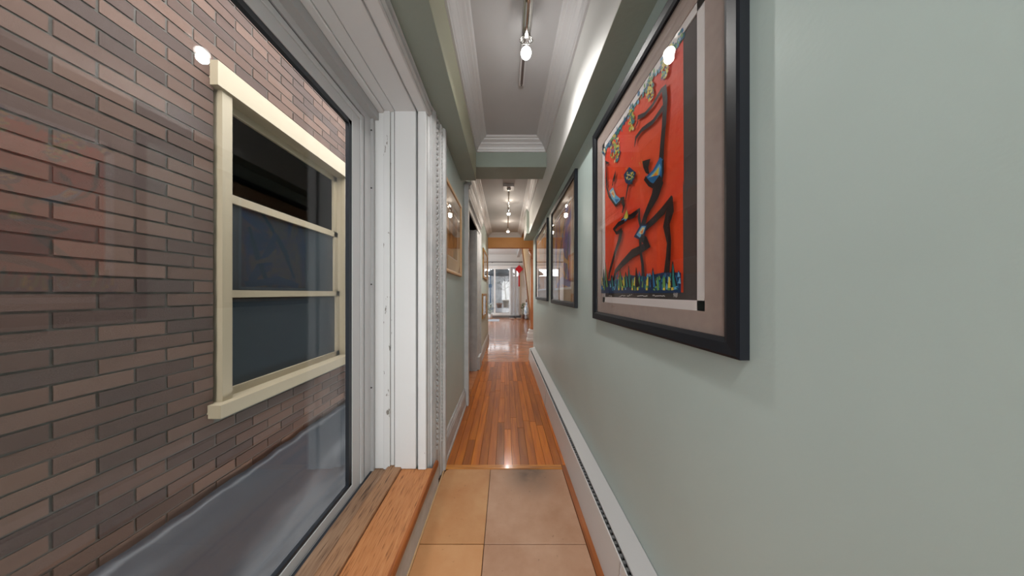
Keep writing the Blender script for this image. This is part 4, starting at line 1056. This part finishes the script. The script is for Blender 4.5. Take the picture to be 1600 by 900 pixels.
def vis(b):
    Y = (b[0] + b[1]) / 2
    if Y < 0.5: return -1
    px = 790 + FPX * XB / Y; py = 458 - (b[2] - EYE) * FPX / Y
    zg = EYE + (b[2] - EYE) * 0.80 / 1.8   # height where the sight line crosses the glass
    Yg = Y * 0.80 / 1.8
    return 1 / Y if (0 <= px and 0.2 < zg < 2.1 and Yg < 1.22) else -1
bricks.sort(key=vis, reverse=True)
shared = {}
rest = MB()
for i, (a_, b_, z) in enumerate(bricks):
    if i < 290 and vis((a_, b_, z)) > 0:
        L = round(b_ - a_, 3)
        if L not in shared:
            q = MB().box(-0.02, 0.0, 0, L, 0, bh_)
            ob = q.build('brick', M['bricks'], bw); shared[L] = ob.data
        else:
            ob = bpy.data.objects.new('brick', shared[L]); COL.objects.link(ob); ob.parent = bw
        ob.location = (XB - bw.location.x + random.uniform(-.002, .002), a_ - bw.location.y, z)
    else:
        rest.box(XB - .02, XB + random.uniform(-.002, .002), a_, b_, z, z + bh_)
o = child(rest, 'brick_field', M['bricks'], bw); o['kind'] = 'stuff'
nwn = struct(empty('window_2', (XB, 2.1, .5)), 'cream framed sash window of the brick house', 'window')
s = MB()
s.box(XB - .09, XB + .03, WYb - .055, WYb, WZ0, WZ1); s.box(XB - .09, XB + .03, WYa, WYa + .055, WZ0, WZ1); s.box(XB - .09, XB + .05, WYa - .04, WYb + .04, WZ1 - .13, WZ1 + .02); s.box(XB - .09, XB + .08, WYa - .05, WYb + .05, WZ0 - .03, WZ0 + .05)
child(s, 'frame', M['cream_paint'], nwn)
for z0_, z1_, dx_ in ((WZ0 + .05, 1.22, 0), (1.16, 1.86, -.02), (1.82, WZ1 - .13, -.03)):
    s = MB(); a_, b_ = WYa + .055, WYb - .055
    s.box(XB - .07 + dx_, XB - .03 + dx_, a_, a_ + .05, z0_, z1_); s.box(XB - .07 + dx_, XB - .03 + dx_, b_ - .05, b_, z0_, z1_); s.box(XB - .07 + dx_, XB - .03 + dx_, a_, b_, z0_, z0_ + .05); s.box(XB - .07 + dx_, XB - .03 + dx_, a_, b_, z1_ - .05, z1_)
    child(s, 'sash', M['cream_paint'], nwn)
    child(MB().box(XB - .055 + dx_, XB - .05 + dx_, a_ + .05, b_ - .05, z0_ + .05, z1_ - .05), 'pane', M['out_glass'], nwn)
s = MB(); s.box(XB - .085, XB - .08, WYa + .1, WYb - .1, WZ0, WZ1 - .1); child(s, 'blind', M['blue_grey'], nwn)
cb = MB(); cb.tube([(XB + .02, 2.86, 3.5), (XB + .02, 2.85, 1.6), (XB + .03, 2.80, 0.9), (XB + .03, 2.83, .5), (XB + .03, 2.95, .28), (XB + .03, 3.15, .2)], .010, 8)
tag(cb.build('wall_cable', M['cable']), 'thin cream cable hanging down the brick beside the window', 'cable')
struct(B(-1.9, -0.84, -2.5, 8, -.5, -.4).build('ground_yard', M['paving']), 'sandy paving at the foot of the brick wall', 'ground')
struct(B(-1.9, -0.84, 6.0, 6.2, -.4, 3.2).build('wall_yard_end', M['mortar']), 'plain end wall of the light well', 'wall')
tp = MB(); nx, ny = 14, 40; vs = []; fs = []; rt = random.Random(11)
for i in range(nx + 1):
    for j in range(ny + 1):
        u_, v_ = i / nx, j / ny
        vs.append((XB + .03 + .50 * u_, 0.9 + 2.9 * v_, -.39 + (1 - u_) ** 1.5 * .38 + .03 * math.sin(9 * v_ + 5 * u_) * (1 - abs(2 * u_ - 1)) + rt.uniform(0, .018)))
for i in range(nx):
    for j in range(ny): a_ = i * (ny + 1) + j; fs.append((a_, a_ + 1, a_ + ny + 2, a_ + ny + 1))
k = len(vs); vs += [(v[0], v[1], -.398) for v in (vs[0], vs[ny], vs[nx * (ny + 1)], vs[-1])]
tp.smooth = True; tp.add(vs, fs)
o = tp.build('yard_tarp', M['tarp']); sm_ = o.modifiers.new('thick', 'SOLIDIFY'); sm_.thickness = .006
tag(o, 'crumpled dark grey tarpaulin lying against the brick wall outside', 'tarpaulin')
